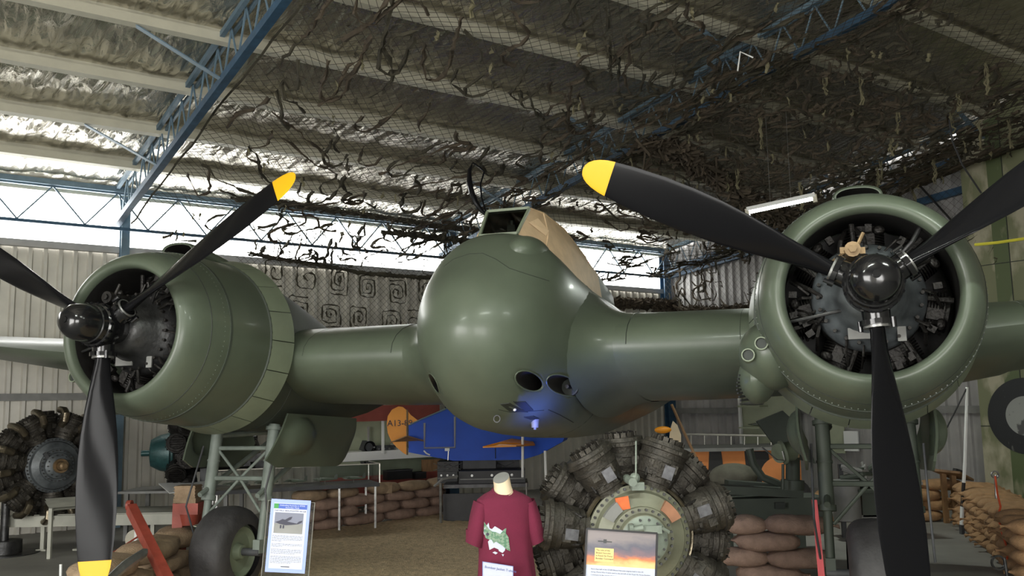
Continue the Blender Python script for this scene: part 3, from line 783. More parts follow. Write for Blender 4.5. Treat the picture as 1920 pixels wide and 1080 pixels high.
    gear = ap('undercarriage', T(ug), 'strutgrey' if sg < 0 else 'olive_d'); ap('strut', T(ug2), 'strutgrey' if sg < 0 else 'olive_d', gear)
    def br(*pts, r=.018, nm='brace', m=None):
        ap(nm, T(MB().tube([Vector(p) for p in pts], r, 8)), m or ('strutgrey' if sg < 0 else 'olive_d'), gear)
    br((-.30, 1.92, -.92), (.30, 1.92, -.92), r=.020); br((-.30, 1.88, -1.20), (.30, 1.88, -1.20), r=.022)
    br((-.27, 1.92, -.94), (0, 1.89, -1.20), (.27, 1.84, -1.50), r=.014); br((.27, 1.92, -.94), (0, 1.89, -1.20), (-.27, 1.84, -1.50), r=.014)
    br((-.31, 1.93, -.8), (-.25, 2.7, -.75), r=.03); br((.31, 1.72, -1.35), (.28, 2.9, -.8), r=.025); br((-.31, 1.72, -1.35), (-.28, 2.9, -.8), r=.025)
    br((-.40, 1.86, -.9), (-.41, 1.66, -1.45), (-.38, 1.78, -1.75), r=.009, nm='brake_hose', m='dgrey'); br((.40, 1.86, -.9), (.39, 1.72, -1.3), (.41, 1.80, -1.75), r=.009, nm='brake_hose', m='dgrey')
    ap('axle', T(MB().cyl((-.34, axle.y, axle.z), (.34, axle.y, axle.z), .035, n=12)), 'dgrey', gear)
    ty = MB(); pf = []
    for k in range(17):
        t = PI*k/16; pf.append((-.19*math.copysign(abs(math.cos(t))**.7, math.cos(t)), .24+.165*math.sin(t)**.75 if math.sin(t) > 1e-6 else .24))
    ty.lathe(pf, axle, (1, 0, 0), n=48)
    for v in ty.v:
        if v.z < gz+.015: v.z = gz+.015
        v += Vector((0, noise.noise(v*14)*.008, noise.noise(v*9)*.008))
    ap('tyre', T(ty), 'rubber', gear)
    ap('wheel_hub', T(MB().lathe([(-.13, .05), (-.15, .22), (-.13, .25), (.13, .25), (.15, .22), (.11, .18), (.10, .08), (.16, .06), (.16, .0)], axle, (1, 0, 0), n=32)), 'olive_l' if sg < 0 else 'olive_d', gear)
    # well doors
    for k in (-1, 1):
        rows = []
        for j in range(25):
            t = j/24; y = 1.62+(1.15 if k*sg > 0 else 1.62)*t
            row = []
            for i in range(19):
                u = i/18; z = -.60-.50*u*(1-12*max(0, t-.8)**2-.15*max(0, .12-t)*8)
                x = k*(.50+.02*math.sin(PI*u)-.05*u-.0*t)
                x += k*.085*max(0, 1-((t-.25)/.19)**2-((u-.42)/.36)**2)**.6
                yb = y+.26*(1-u)*(1-t)**3
                row.append(Vector((x, yb, z)))
            rows.append(row)
        mb = MB(); inner = [[v+Vector((-k*.018, 0, 0)) for v in r] for r in rows]
        mb.loft(rows, closed=False); mb.loft(inner, closed=False)
        for a, b in ((rows[0], inner[0]), (rows[-1], inner[-1])): mb.loft([a, b], closed=False)
        mb.loft([[r[-1] for r in rows], [r[-1] for r in inner]], closed=False); mb.loft([[r[0] for r in rows], [r[0] for r in inner]], closed=False)
        ap('undercarriage_door', T(mb), 'olive', gear)
    if sg > 0:
        ap('warning_streamer', T(MB().prism([(-.38, 1.80, -1.32), (-.42, 1.80, -1.32), (-.40, 1.76, -2.0), (-.35, 1.76, -2.0)], (0, .02, 0))), 'redb', gear, smooth=False)
engine(-1, .5765, None)
engine(1, .5774, 1)
if True:
    led = area('blue_lamp_light', (0, 0, 0), (0, 0, 1), .10, .04, 2.2, (.04, .12, 1))
    q = Vector((.44, 1.02, -.84)); q2 = Vector((.56, 1.35, -.66))
    wq = AM @ (q+OF); wq2 = AM @ (q2+OF)
    led.location = wq; led.rotation_euler = (wq2-wq).to_track_quat('-Z', 'Y').to_euler()
# ================================================================== CAMOUFLAGE NETS
def netz(s, t):
    """height of the ceiling net: slung under the rafters, sagging in each bay"""
    base_ = roofz(t)-.70
    b = (s/5.78) % 1.0
    sag = .30*math.sin(PI*min(max(b, 0), 1))
    if s > 5.78: sag += .30*math.sin(PI*min(1, (s-5.78)/5.6))*min(1, max(0, (t-1.5)/3))*(1 if t < 6 else max(.35, 1-(t-6)*.2)) - .12*max(0, 1-t/2)
    sag += .10*noise.noise(Vector((s*.8, t*.8, 3)))+.04*noise.noise(Vector((s*2.5, t*2.5, 9)))
    return base_-sag+(.12 if s < .4 else 0)
def NS(s, t, d=0.): return W(s, t, netz(s, t)+d)
def netmesh(fn, u0, u1, v0, v1, cell, r=.0022, sub=.24, keep=None):
    mb = MB()
    def line(a, b):
        L = math.dist(a, b); n = max(1, int(L/sub)); pts = []
        for i in range(n+1):
            u = lerp(a[0], b[0], i/n); v = lerp(a[1], b[1], i/n)
            if keep and not keep(u, v): 
                if len(pts) > 1: mb.tube(pts, r, 3)
                pts = []; continue
            pts.append(fn(u, v))
        if len(pts) > 1: mb.tube(pts, r, 3)
    D = v1-v0; u = u0-D
    while u < u1:      # two families of diagonals give the diamond mesh
        a = max(0, (u0-u)); b = min(D, u1-u)
        if b > a: line((u+a, v0+a), (u+b, v0+b)); line((u+a, v1-a), (u+b, v1-b))
        u += cell
    return mb
net = empty('camouflage_net', W(5.7, 5, 4.5), label='dark camouflage net with cloth garnish slung under the roof above the aircraft', cat='camouflage net')
part('netting', netmesh(NS, .05, 11.4, .35, 10.2, .125, .0030), 'net', net, smooth=False, fixn=False, kind='stuff')
edge = MB()
edge.tube([NS(.04, .35+i*.3)+Vector((0, 0, .03)) for i in range(33)], .014, 5)
for k in range(26):
    t = .5+k*.37; edge.tube([NS(.02, t), W(0, t, roofz(t)-.58), NS(.06, t+.06)], .006, 4)
part('edge_rope', edge, 'cloth', net)
def ribbon(mb, pts, w, tw=.8, seed=0, m=0):
    """crumpled cloth strip along pts"""
    k = len(pts); L = []; 
    for i in range(k):
        d = (pts[min(i+1, k-1)]-pts[max(i-1, 0)])
        if d.length < 1e-6: d = Vector((1, 0, 0))
        d.normalize(); n = d.cross(Vector((.1, .2, 1))).normalized(); b = d.cross(n)
        a = tw*math.sin(i*.9+seed)+.5*math.sin(i*2.3+seed*2)
        o = (n*math.cos(a)+b*math.sin(a))*w*(.35+.3*abs(noise.noise(Vector((i*.7, seed, 1)))))
        c = b*.25*w
        L.append([pts[i]+o, pts[i]+c, pts[i]-o])
    mb.loft(L, closed=False, m=m)
    return mb
def path_hook(rnd, kind, L):
    if kind == 0: p = [(0, 0), (L, 0), (L+.12*L, .16), (L*.95, .26), (L*.5, .28)]                # hairpin
    elif kind == 1: p = [(0, 0), (L*.5, .02), (L*.52, .22), (L*.9, .24), (L*.92, .05), (L*1.3, .02)]   # zigzag
    elif kind == 2:                                                                              # squared spiral
        a = L*.55; p = [(0, 0), (a, 0), (a, a), (.12, a), (.12, .2*a+.1), (a*.7, .2*a+.1), (a*.7, a*.65), (a*.4, a*.65)]
    elif kind == 3: p = [(0, 0), (L*.4, .05), (L*.8, -.04), (L*1.2, .03)]
    else: p = [(0, 0), (L*.25, .22), (L*.5, .26), (L*.75, .05), (L, 0), (L*1.2, .18)]
    return p
def smoothpath(p, step=.09):
    o = []
    for a, b in zip(p, p[1:]):
        n = max(1, int(math.dist(a, b)/step))
        for i in range(n): o.append((lerp(a[0], b[0], i/n), lerp(a[1], b[1], i/n)))
    o.append(p[-1])
    q = [o[0]]+[((o[i-1][0]+o[i][0]*2+o[i+1][0])/4, (o[i-1][1]+o[i][1]*2+o[i+1][1])/4) for i in range(1, len(o)-1)]+[o[-1]]
    return q
rn = random.Random(11)
nparts = 0
def strips(fn, u0, u1, v0, v1, n, aim, asd, kinds, lr=(.4, .9), w=.05, mats=('cloth', 'clothb'), maxp=0, parent=None, dens=None, nz=.015):
    global nparts
    rest = [MB() for _ in mats]; done = 0
    for i in range(n):
        for _ in range(20):
            u = rn.uniform(u0, u1); v = rn.uniform(v0, v1)
            if dens is None or rn.random() < dens(u, v): break
        L = rn.uniform(*lr); p = smoothpath(path_hook(rn, rn.choice(kinds), L))
        a = aim+rn.gauss(0, asd); c, s_ = math.cos(a), math.sin(a); fl = rn.choice((-1, 1))
        pts = []
        for x, y in p:
            y *= fl; x += rn.uniform(-nz, nz); y += rn.uniform(-nz, nz)
            uu = u+x*c-y*s_; vv = v+x*s_+y*c
            if not (u0 <= uu <= u1 and v0 <= vv <= v1): continue
            q = fn(uu, vv); pts.append(q+Vector((0, 0, rn.uniform(-.012, .012))))
        if len(pts) < 3: continue
        mi = rn.randrange(len(mats)); ww = w*rn.uniform(.7, 1.25)
        if done < maxp:
            part('garnish_strip', ribbon(MB(), pts, ww, seed=i), mats[mi], parent, smooth=False, fixn=False); done += 1; nparts += 1
        else: ribbon(rest[mi], pts, ww, seed=i)
    for mi, r in enumerate(rest):
        if r.v: part('garnish', r, mats[mi], parent, smooth=False, kind='stuff', fixn=False)
# open hairpins in the first bay, denser and rougher towards the right
strips(NS, .2, 5.6, .5, 9.5, 170, -PI/2+.35, .35, (0, 0, 1, 3, 4), (.5, 1.25), .062, maxp=150, parent=net)
strips(NS, 8.2, 11.3, .6, 4, 26, -PI/2+.35, .3, (0, 0, 1), (.6, 1.1), .055, parent=net)
strips(NS, 4.9, 11.3, .5, 9.8, 560, -PI/2+.6, .9, (0, 2, 2, 4), (.35, .75), .060, maxp=150, parent=net, dens=lambda u, v: (.45+.55*min(1, (u-4.9)/2.5))*min(1, .12+max(0, v-3.4)*.5))
strips(NS, 5.0, 11.3, 4.9, 8.6, 260, 0, 2, (2, 4, 2), (.3, .55), .062, parent=net)
# knots and short tails hanging from the net
tl = [MB(), MB()]
for i in range(420):
    s = rn.uniform(.3, 11.2); t = rn.uniform(.6, 9.4)
    if (s < 5.5 and rn.random() < .55) or (s > 7.5 and t < 4): continue
    q = NS(s, t); L = rn.uniform(.06, .16); 
    ribbon(tl[i % 2], [q+Vector((rn.uniform(-.02, .02), rn.uniform(-.02, .02), -L*k/3)) for k in range(4)], rn.uniform(.035, .06), seed=i)
for i in range(26):
    s = rn.uniform(6, 11); t = rn.uniform(5.2, 9.6); q = NS(s, t); L = rn.uniform(.2, .42)
    for k in range(4): ribbon(tl[1], [q+Vector((rn.uniform(-.03, .03), rn.uniform(-.03, .03), -L*j/5)) for j in range(6)], .028, seed=i+k)
part('hanging_tails', tl[0], 'cloth', net, smooth=False, kind='stuff', fixn=False)
part('hanging_tails', tl[1], 'clothp', net, smooth=False, kind='stuff', fixn=False)
# bunched rolls of net
def bunch(pts, n=60, r=.10, w=.06):
    mb = MB()
    for i in range(n):
        k = rn.randrange(len(pts)-1); f = rn.random(); p = pts[k].lerp(pts[k+1], f); d = (pts[k+1]-pts[k]).normalized()
        q = [p+d*(j*.09-.2)+Vector((rn.gauss(0, r*.6), rn.gauss(0, r*.6), rn.gauss(0, r*.5))) for j in range(6)]
        ribbon(mb, q, w, seed=i, tw=1.5)
    return mb
bl = []
bl += [bunch([W(1.6+i*.6, .75+.15*math.sin(i*.5), 4.96-.10*math.sin(PI*i/11)) for i in range(12)], 240, .05)]
bl += [bunch([W(3.2+i*.5, 2.6-.18*i, netz(3.2+i*.5, 2.6-.18*i)-.12) for i in range(7)], 110, .06)]
bl += [bunch([W(5.2+i*.45, 6.1-.05*i, netz(5.2+i*.45, 6.1-.05*i)-.12) for i in range(12)], 380, .16)]
part('net_roll', bl[0], 'cloth', net, smooth=False, kind='stuff', fixn=False)
part('net_roll', bl[1], 'cloth', net, smooth=False, kind='stuff', fixn=False)
part('net_roll', bl[2], 'clothb', net, smooth=False, kind='stuff', fixn=False)
# net draped down the back wall
def BW(s, z): return W(s, .46+.08*noise.noise(Vector((s*1.2, z, 5))), z+.07*math.sin(s*1.1))
cur = empty('camouflage_net', W(6, .5, 2.6), label='net with square cloth spirals hanging down the back wall left of the nose', cat='camouflage net')
part('netting', netmesh(BW, 1.6, 8.9, 2.7, 4.75, .11, .0026), 'net', cur, smooth=False, fixn=False, kind='stuff')
def spiral(a, b, turn=2):
    x0, x1, y0, y1 = 0, a, 0, b; g = min(a, b)/(2*turn+.6)
    p = [(0, 0), (a, 0), (a, b), (0, b), (0, g)]
    k = 1
    while k < turn+1:
        o = g*k
        if a-2*o < .03 or b-2*o < .03: break
        p += [(a-o, o), (a-o, b-o), (o, b-o), (o, o+g)]; k += 1
    return p
for i in range(13):
    for j in range(2):
        s0 = 1.9+i*.56+rn.uniform(-.06, .06)+(.2 if j else 0); z0 = 3.05+j*.56+rn.uniform(-.08, .06)
        a = rn.uniform(.26, .36); b = rn.uniform(.36, .46)
        p = smoothpath(spiral(a, b, rn.choice((1, 2))), .06)
        if rn.random() < .5: p = [(a-x, y) for x, y in p]
        if rn.random() < .5: p = [(x, b-y) for x, y in p]
        part('garnish_strip', ribbon(MB(), [BW(s0+x+rn.uniform(-.012, .012), z0+y+rn.uniform(-.012, .012)) for x, y in p], .042, seed=i+j), 'cloth', cur, smooth=False, fixn=False)
strips(BW, 1.6, 8.8, 4.02, 4.72, 130, 0, 2, (2, 4, 3), (.15, .4), .022, parent=cur, mats=('cloth',))
part('net_roll', bunch([BW(1.9+i*.5, 4.06-.008*i) for i in range(15)], 300, .035, .035), 'cloth', cur, smooth=False, kind='stuff', fixn=False)
# net along the gable wall
def GW(t, z): return W(11.15+.1*noise.noise(Vector((t, z, 8))), t, z)
gn = empty('camouflage_net', W(11.1, 3, 3), label='camouflage net bunched along the right-hand gable wall above the wing', cat='camouflage net')
part('netting', netmesh(GW, .3, 7.6, 3.1, 5.3, .13, .0022), 'net', gn, smooth=False, fixn=False, kind='stuff')
strips(GW, .3, 7.6, 3.2, 5.0, 150, 0, 2, (0, 1, 2, 4), (.25, .6), .055, parent=gn, mats=('cloth', 'clothb'), maxp=30)
part('net_roll', bunch([GW(.2+i*.35, 3.62-.03*i) for i in range(14)], 420, .12, .06), 'clothb', gn, smooth=False, kind='stuff', fixn=False)
part('net_roll', bunch([BW(8.6+i*.2, 3.80) for i in range(14)], 420, .10, .06), 'clothb', gn, smooth=False, kind='stuff', fixn=False)
# ================================================================== LIGHTS, CORDS UNDER THE ROOF
def fluoro(p0, p1, label, power, hang=None):
    p0 = Vector(p0); p1 = Vector(p1); d = (p1-p0).normalized(); c = (p0+p1)/2
    root = empty('fluorescent_light', c+Vector((0, 0, .05)), label=label, cat='light')
    b = MB().beam(p0+Vector((0, 0, .045)), p1+Vector((0, 0, .045)), .06, .05)
    part('batten', b, 'white', root, smooth=False)
    part('tube', MB().cyl(p0+d*.03, p1-d*.03, .019, n=12), 'tube', root)
    part('end_cap', MB().beam(p0-d*.02, p0+d*.03, .05, .10).beam(p1-d*.03, p1+d*.02, .05, .10), 'offwhite', root, smooth=False)
    if hang: part('chain', MB().cyl(p0+d*.3+Vector((0, 0, .07)), p0+d*.3+Vector((0, 0, hang)), .003, n=4).cyl(p1-d*.3+Vector((0, 0, .07)), p1-d*.3+Vector((0, 0, hang)), .003, n=4), 'steel', root)
    l = area('tube_light', c-Vector((0, 0, .03)), c-Vector((0, 0, 1)), (p1-p0).length, .05, power, (.93, 1, .9))
    l.rotation_euler = Matrix((( d.x, (Vector((0,0,1)).cross(d)).x, 0), (d.y, (Vector((0,0,1)).cross(d)).y, 0), (d.z, 0, 1))).to_euler()
fluoro(P(1401, 399, 11.6), P(1529, 372, 11.2), 'lit white fluorescent batten hanging left of the right-hand engine cowling', 30, 1.2)
fluoro(P(668, 792, 16.2), P(727, 789, 16.6), 'lit fluorescent tube under the red fascia of the back display', 10)
part('net_hook', MB().tube([P(1383, 133, 8.6), P(1388, 97, 8.6), P(1412, 108, 8.6)], .008, 6), 'white', label='thin white bent rod caught in the net above the right blade', cat='hook')
cres = MB()
cres.tube([P(x, y, 9.6) for x, y in ((886, 305), (880, 320), (880, 340), (884, 360), (892, 380), (903, 395), (915, 407))], [.004, .02, .03, .03, .028, .022, .012], 8)
for k_, (x_, y_, lb_) in enumerate(((-2.6, 2.6, 'left'), (.6, 3.0, 'middle'), (3.6, 3.2, 'right'))):  # added unseen battens: extra top light on the aircraft and net
    fluoro((x_-.6, y_, 4.9), (x_+.6, y_+.1, 4.9), 'added out-of-view fluorescent batten for top light, hung high in front of the aircraft, %s of three' % lb_, 50, 1.6)
cr = empty('crescent_aerial', P(880, 400, 9.6), label='black crescent-shaped hook standing up behind the cockpit canopy', cat='aerial')
part('outer_bow', cres, 'black', cr)
part('inner_bow', MB().tube([P(x, y, 9.6) for x, y in ((886, 305), (900, 314), (908, 322), (901, 345), (903, 370), (912, 402))], .010, 6), 'black', cr)
# ================================================================== FLOOR GOODS
gy = MB()
poly = [G(470, 1012), G(560, 1000), G(680, 985), G(820, 966), G(960, 975), G(1110, 985), G(1200, 1040)]
poly += [Vector((2.2, 6.2, 0)), Vector((1.5, 5.0, 0)), Vector((-1.5, 5.0, 0)), Vector((-2.6, 7.0, 0))]
import itertools
def inpoly(p, pl):
    c = False; n = len(pl)
    for i in range(n):
        a, b = pl[i], pl[(i+1) % n]
        if (a.y > p.y) != (b.y > p.y) and p.x < (b.x-a.x)*(p.y-a.y)/(b.y-a.y)+a.x: c = not c
    return c
nx, ny = 150, 200; x0, x1, y0, y1 = -3.6, 3.6, 4.8, 15.0; hv = {}
def gv(i, j):
    if (i, j) not in hv:
        x = x0+(x1-x0)*i/nx; y = y0+(y1-y0)*j/ny
        hv[(i, j)] = len(gy.v); gy.v.append(Vector((x, y, .012+.02*abs(noise.noise(Vector((x*9, y*9, 0))))+.02*noise.noise(Vector((x*.8, y*.8, 4)))+.008*R_.random())))
    return hv[(i, j)]
for i in range(nx):
    for j in range(ny):
        if inpoly(Vector((x0+(x1-x0)*(i+.5)/nx, y0+(y1-y0)*(j+.5)/ny, 0)), poly):
            gy.f.append([gv(i, j), gv(i+1, j), gv(i+1, j+1), gv(i, j+1)]); gy.m.append(0)
part('gravel_bed', gy, 'gravel', label='bed of loose yellow-brown gravel on the floor inside the sandbag walls', cat='gravel', kind='stuff', fixn=False)
# ---- sandbags
SB = []
def bagmesh(seed, m):
    mb = MB(); rnd = random.Random(seed); n = 14; rings = []
    for j in range(13):
        u = -1+2*j/12; prof = (1-abs(u)**3.2)**.42 if abs(u) < 1 else 0.0
        prof = max(prof, .22); rg = []
        for i in range(n):
            a = 2*PI*i/n; c, s_ = math.cos(a), math.sin(a)
            y = .155*prof*math.copysign(abs(c)**.75, c); z = .078*prof*math.copysign(abs(s_)**.8, s_)
            k = noise.noise(Vector((u*1.6+seed*5, c*1.3, s_*1.3)))*.024
            rg.append(Vector((u*.27+.012*k, y*(1+k*3), z+k*.8+.078)))
        rings.append(rg)
    # tied ear
    rings.append([Vector((.30, v.y*.35, (v.z-.078)*.4+.078)) for v in rings[-1]])
    rings.append([Vector((.335+.01*rnd.random(), v.y*2.6, (v.z-.078)*1.8+.075+.012*rnd.uniform(-1, 1))) for v in rings[-1]])
    mb.loft(rings, caps=True)
    return mb.mesh('sandbag', m, angle=60)
BAGS = {m: [bagmesh(i*3+k, m) for i in range(3)] for k, m in enumerate(('sand', 'sandp', 'sando'))}
def bag(p, ang, m, label, group, sc_=1., tilt=0.):
    me = R_.choice(BAGS[m]); o = bpy.data.objects.new('sandbag', me); C.objects.link(o)
    o.location = p; o.rotation_euler = (R_.uniform(-.04, .04), tilt, ang+(PI if R_.random() < .4 else 0)+R_.uniform(-.06, .06)); 
    o.scale = (sc_, sc_*R_.uniform(.95, 1.1), sc_*R_.uniform(.95, 1.05))
    tag(o, label, 'sandbag', group); return o
ORD = ['first', 'second', 'third', 'fourth', 'fifth', 'sixth', 'seventh', 'eighth', 'ninth', 'tenth', 'eleventh', 'twelfth', 'thirteenth', 'fourteenth', 'fifteenth']
LAY = ['bottom', 'second', 'third', 'top', 'top']
def bagwall(path, layers, m, lab, group, mtop=None, L=.56, h=.135, sc_=1., across=False, side='left'):
    for k in range(layers):
        pos = 0; cnt = 0; off = (k % 2)*L*.5
        for a, b in zip(path, path[1:]):
            d = (b-a); D = d.length; d.normalize(); ang = math.atan2(d.y, d.x)+(PI/2 if across else 0); x = off; i = 0
            while x < D:
                p = a+d*x; p.z = k*h*sc_+.005
                bag(p, ang, (mtop if (mtop and k == layers-1) else m), ORD[cnt]+' '+lab % ('top' if k == layers-1 else LAY[k] if k < 3 else 'fourth'), group, sc_); cnt += 1
                x += L*sc_*(1 if not across else .55); i += 1
g_ = lambda x, y: G(x, y)
bagwall([g_(548, 1003), g_(690, 982), g_(830, 964)], 4, 'sandp', 'brown sandbag from the left, %s layer of the low wall behind the gravel', 'sandbags behind the gravel', mtop='sand')
bagwall([P(1385, 1075, 8.1)*1, P(1530, 1075, 7.9)*1], 5, 'sandp', 'dusky pink sandbag from the left, %s layer, right of the display engine', 'sandbags right of the display engine', L=.5)
cA, cB = Vector((6.05, 12.4, 0)), Vector((4.72, 8.4, 0))
bagwall([cA, cB], 4, 'sando', 'orange-tan sandbag from the far end, %s layer of the right-edge wall', 'sandbags at the right edge', L=.62, across=True)
bagwall([Vector((4.4, 12.9, 0)), Vector((5.9, 12.7, 0))], 4, 'sando', 'tan sandbag from the left, %s layer, behind the right propeller blade', 'sandbags behind the right blade')
bagwall([P(195, 1080, 7.6), P(290, 1050, 8.6), P(345, 1020, 9.6)], 3, 'sand', 'pale tan sandbag from the left, %s layer, left of the main wheel', 'sandbags left of the wheel', L=.62, sc_=1.25)
M['patch'] = mat('baffle_patch', (.12, .12, .13), .45, .3, var=.5, scale=30)
# ---- radial engine module used for the display engines
def display_engine(name, c, yaw, R, label, face, cylm, rows=2, pipes=None, scale=1., detail='hercules'):
    """front of the engine looks along -y before yaw"""
    mw = Matrix.Translation(Vector(c)) @ Matrix.Rotation(yaw, 4, 'Z') @ Matrix.Scale(scale, 4)
    root = empty(name, mw=mw, label=label, cat='engine')
    def q(n, mb, m, par=root, **k): return part(n, mb, m, par, **k)
    cm = MB(); r = .33
    prof = [(r, .112), (.36, .115), (.365, .125), (.40, .127), (.405, .135), (.43, .136), (.435, .140), (.50, .146), (.505, .153), (.53, .153), (.535, .148), (.57, .152), (.575, .168), (.60, .168), (.605, .155), (.63, .150), (.635, 0)]
    cm.lathe(prof, (0, 0, 0), (1, 0, 0), n=14)
    for s_ in (-1, 1):
        cm.box((.48, -.148, .055*s_), (.055, .012, .05)); cm.box((.40, -.137, .05*s_), (.02, .02, .03)); cm.box((.59, -.165, .06*s_), (.02, .016, .02))
    for k in range(16):
        a = 2*PI*k/16; cm.box((.645, .11*math.cos(a), .11*math.sin(a)), (.035, .006, .035), rot=Matrix.Rotation(a, 3, 'X'))
    for k in range(5): cm.box((.655, 0, -.08+.04*k), (.03, .2, .005))
    cme = cm.mesh('cylinder', cylm, angle=40)
    case = MB(); case.lathe([(-.26, 0), (-.26, .05), (-.25, .055), (-.24, .11), (-.215, .155), (-.18, .165), (-.175, .20), (-.155, .205), (-.12, .285), (-.08, .30), (-.07, .335), (-.045, .335), (-.03, .31), (.0, .34), (.42, .34), (.42, 0)], n=56, mf=lambda i, j: 0 if i < 12 else 1)
    cs = q('crankcase', case, [face, 'grease'])
    pm = MB().box((.0, -.153, 0), (.085, .006, .07)).mesh('data_plate', 'patch')
    for row in range(rows):
        for i in range(7):
            a = math.radians(94.3 if row else 120)+2*PI*i/7
            o = bpy.data.objects.new('cylinder', cme); C.objects.link(o); o.parent = root; o.matrix_local = Matrix.Translation((0, .20 if row else 0.02, 0)) @ rotY(a)
            if row == 0 and detail == 'hercules':
                p_ = bpy.data.objects.new('baffle_patch', bpy.data.meshes.get('data_plate') and pm); C.objects.link(p_); p_.parent = o; p_.location = (.45, 0, .03 if i % 2 else -.03)
    for rr, n, y, sz in ((.318, 44, -.068, .010), (.185, 26, -.182, .009), (.13, 14, -.225, .008)):
        bm_ = MB().cyl((0, 0, 0), (0, -.018, 0), sz, n=6).mesh('case_bolt', 'dsteel')
        for i in range(n):
            a = 2*PI*i/n; o = bpy.data.objects.new('case_bolt', bm_); C.objects.link(o); o.parent = root; o.location = (rr*math.cos(a), y, rr*math.sin(a))
    return root, q
hc = P(1194, 1004, 6.15); hc = Vector((hc.x, hc.y, hc.z))
he, q = display_engine('radial_engine', hc, .10, .66, 'large dark radial engine with pale green crankcase cover standing below the nose of the aircraft', 'engpale', 'engfin')
q('inner_cover', MB().lathe([(-.262, 0), (-.262, .05), (-.252, .06), (-.242, .11), (-.218, .15)], n=48), 'engrey', he)
q('cover_plate', MB().box((-.12, -.15, .225), (.085, .02, .08), rot=Matrix.Rotation(-.15, 3, 'Y')), 'orangeplate', he, smooth=False)
for sx, m in ((1, 'copper'), (-1, 'grey')):
    mb = MB(); rows = []
    for i in range(9):
        a = math.radians(55 if sx > 0 else 118)-i*math.radians(3.6)*(1) if sx > 0 else math.radians(150)-i*math.radians(3.2)
        rows.append([Vector((r*math.cos(a), -.155-.0*r-(.30-r)*.35*0 -.012, r*math.sin(a))) for r in (.215, .285)])
    mb.loft(rows, closed=False); back = [[v+Vector((0, .06, 0)) for v in r] for r in rows]; mb.loft(back, closed=False)
    mb.loft([[r[0] for r in rows], [r[0] for r in back]], closed=False); mb.loft([[r[1] for r in rows], [r[1] for r in back]], closed=False); mb.loft([rows[0], back[0]], closed=False); mb.loft([rows[-1], back[-1]], closed=False)
    q('label_plate', mb, m, he, smooth=False)
q('breather', MB().cyl((-.06, -.2, .36), (-.06, -.02, .37), .028, n=10).sphere((-.03, -.13, .38), (.035, .04, .035), 10, 8).box((-.02, -.15, .33), (.08, .05, .05)).cyl((-.03, -.16, .38), (-.03, -.20, .62), .006, n=6), 'engrey', he)
q('oil_fitting', MB().cyl((-.10, -.26, .07), (-.02, -.27, .085), .022, n=12).box((.03, -.25, .07), (.14, .04, .05)).cyl((.10, -.26, .08), (.15, -.25, .05), .012, n=8).cyl((-.11, -.26, .08), (-.085, -.26, .08), .032, n=12), 'engrey', he)
q('ignition_ring', MB().lathe([(-.05, .345), (-.06, .36), (-.04, .372), (-.02, .36), (-.05, .345)], n=56), 'bronze', he)
for i in range(14):
    a = math.radians(94.3+12)+2*PI*i/14
    q('push_rod_tube', MB().tube([(.34*math.cos(a), -.03, .34*math.sin(a)), (.40*math.cos(a+.03), -.08, .40*math.sin(a+.03)), (.50*math.cos(a), -.05, .50*math.sin(a))], .009, 6), 'grease', he)
st = empty('engine_stand', (hc.x, hc.y+.3, 0), label='red engine stand under the large display engine', cat='stand')
part('frame', MB().beam((hc.x-.35, hc.y+.35, .0), (hc.x-.25, hc.y+.35, .6), .06, .06).beam((hc.x+.35, hc.y+.35, 0), (hc.x+.25, hc.y+.35, .6), .06, .06).beam((hc.x-.5, hc.y+.35, .03), (hc.x+.5, hc.y+.35, .03), .06, .06).beam((hc.x-.5, hc.y+.1, .03), (hc.x-.5, hc.y+.9, .03), .06, .06).beam((hc.x+.5, hc.y+.1, .03), (hc.x+.5, hc.y+.9, .03), .06, .06), 'redox', st, smooth=False)
for dx in (-.5, .5):
    part('leg', MB().beam((hc.x+dx, hc.y+.2, .0), (hc.x+dx*.9, hc.y+.45, .75), .07, .07), 'redox', st, smooth=False)
# ---- second display engine on trolley, far left
lc = P(98, 872, 11.6)
le, q = display_engine('radial_engine', lc, .80, .6, 'blue-grey radial engine ringed by shiny exhaust elbows on the left-edge trolley', 'engblue', 'engfin', rows=2, detail='x', scale=1.0)
for i in range(14):
    a = 2*PI*i/14+.1
    q('exhaust_elbow', MB().tube([(.50*math.cos(a), -.08, .50*math.sin(a)), (.56*math.cos(a), -.17, .56*math.sin(a)), (.63*math.cos(a), -.18, .63*math.sin(a)), (.68*math.cos(a), -.10, .68*math.sin(a)), (.69*math.cos(a), .05, .69*math.sin(a))], .045, 10), 'bronze', le)
q('propeller_shaft', MB().lathe([(-.42, .0), (-.42, .03), (-.40, .05), (-.26, .055)], n=20).lathe([(-.30, .06), (-.31, .085), (-.27, .09), (-.26, .06)], n=20), 'brass', le)
q('case_plate', MB().box((-.14, -.20, .12), (.04, .03, .10), rot=Matrix.Rotation(-.6, 3, 'Y')), 'dgrey', le, smooth=False)
tc_ = Vector((lc.x, lc.y, 0))
tr = empty('trolley', tc_, label='long cream steel trolley carrying the engine at the left edge', cat='trolley')
T0 = G(20, 1010); 
part('deck', MB().box((lc.x+.35, lc.y+.3, .42), (2.9, .75, .03)).beam((lc.x-.9, lc.y-.1, .36), (lc.x+1.8, lc.y-.1, .36), .05, .13).beam((lc.x-.9, lc.y+.7, .36), (lc.x+1.8, lc.y+.7, .36), .05, .13), 'trolley', tr, smooth=False)
part('pedestal', MB().cyl((lc.x-.42, lc.y-.25, .10), (lc.x-.42, lc.y-.25, .75), .05, n=14).cyl((lc.x-.42, lc.y-.25, .0), (lc.x-.42, lc.y-.25, .16), .20, n=24).cyl((lc.x-.42, lc.y-.25, 0), (lc.x-.42, lc.y-.25, .012), .40, n=30), 'dsteel', tr)
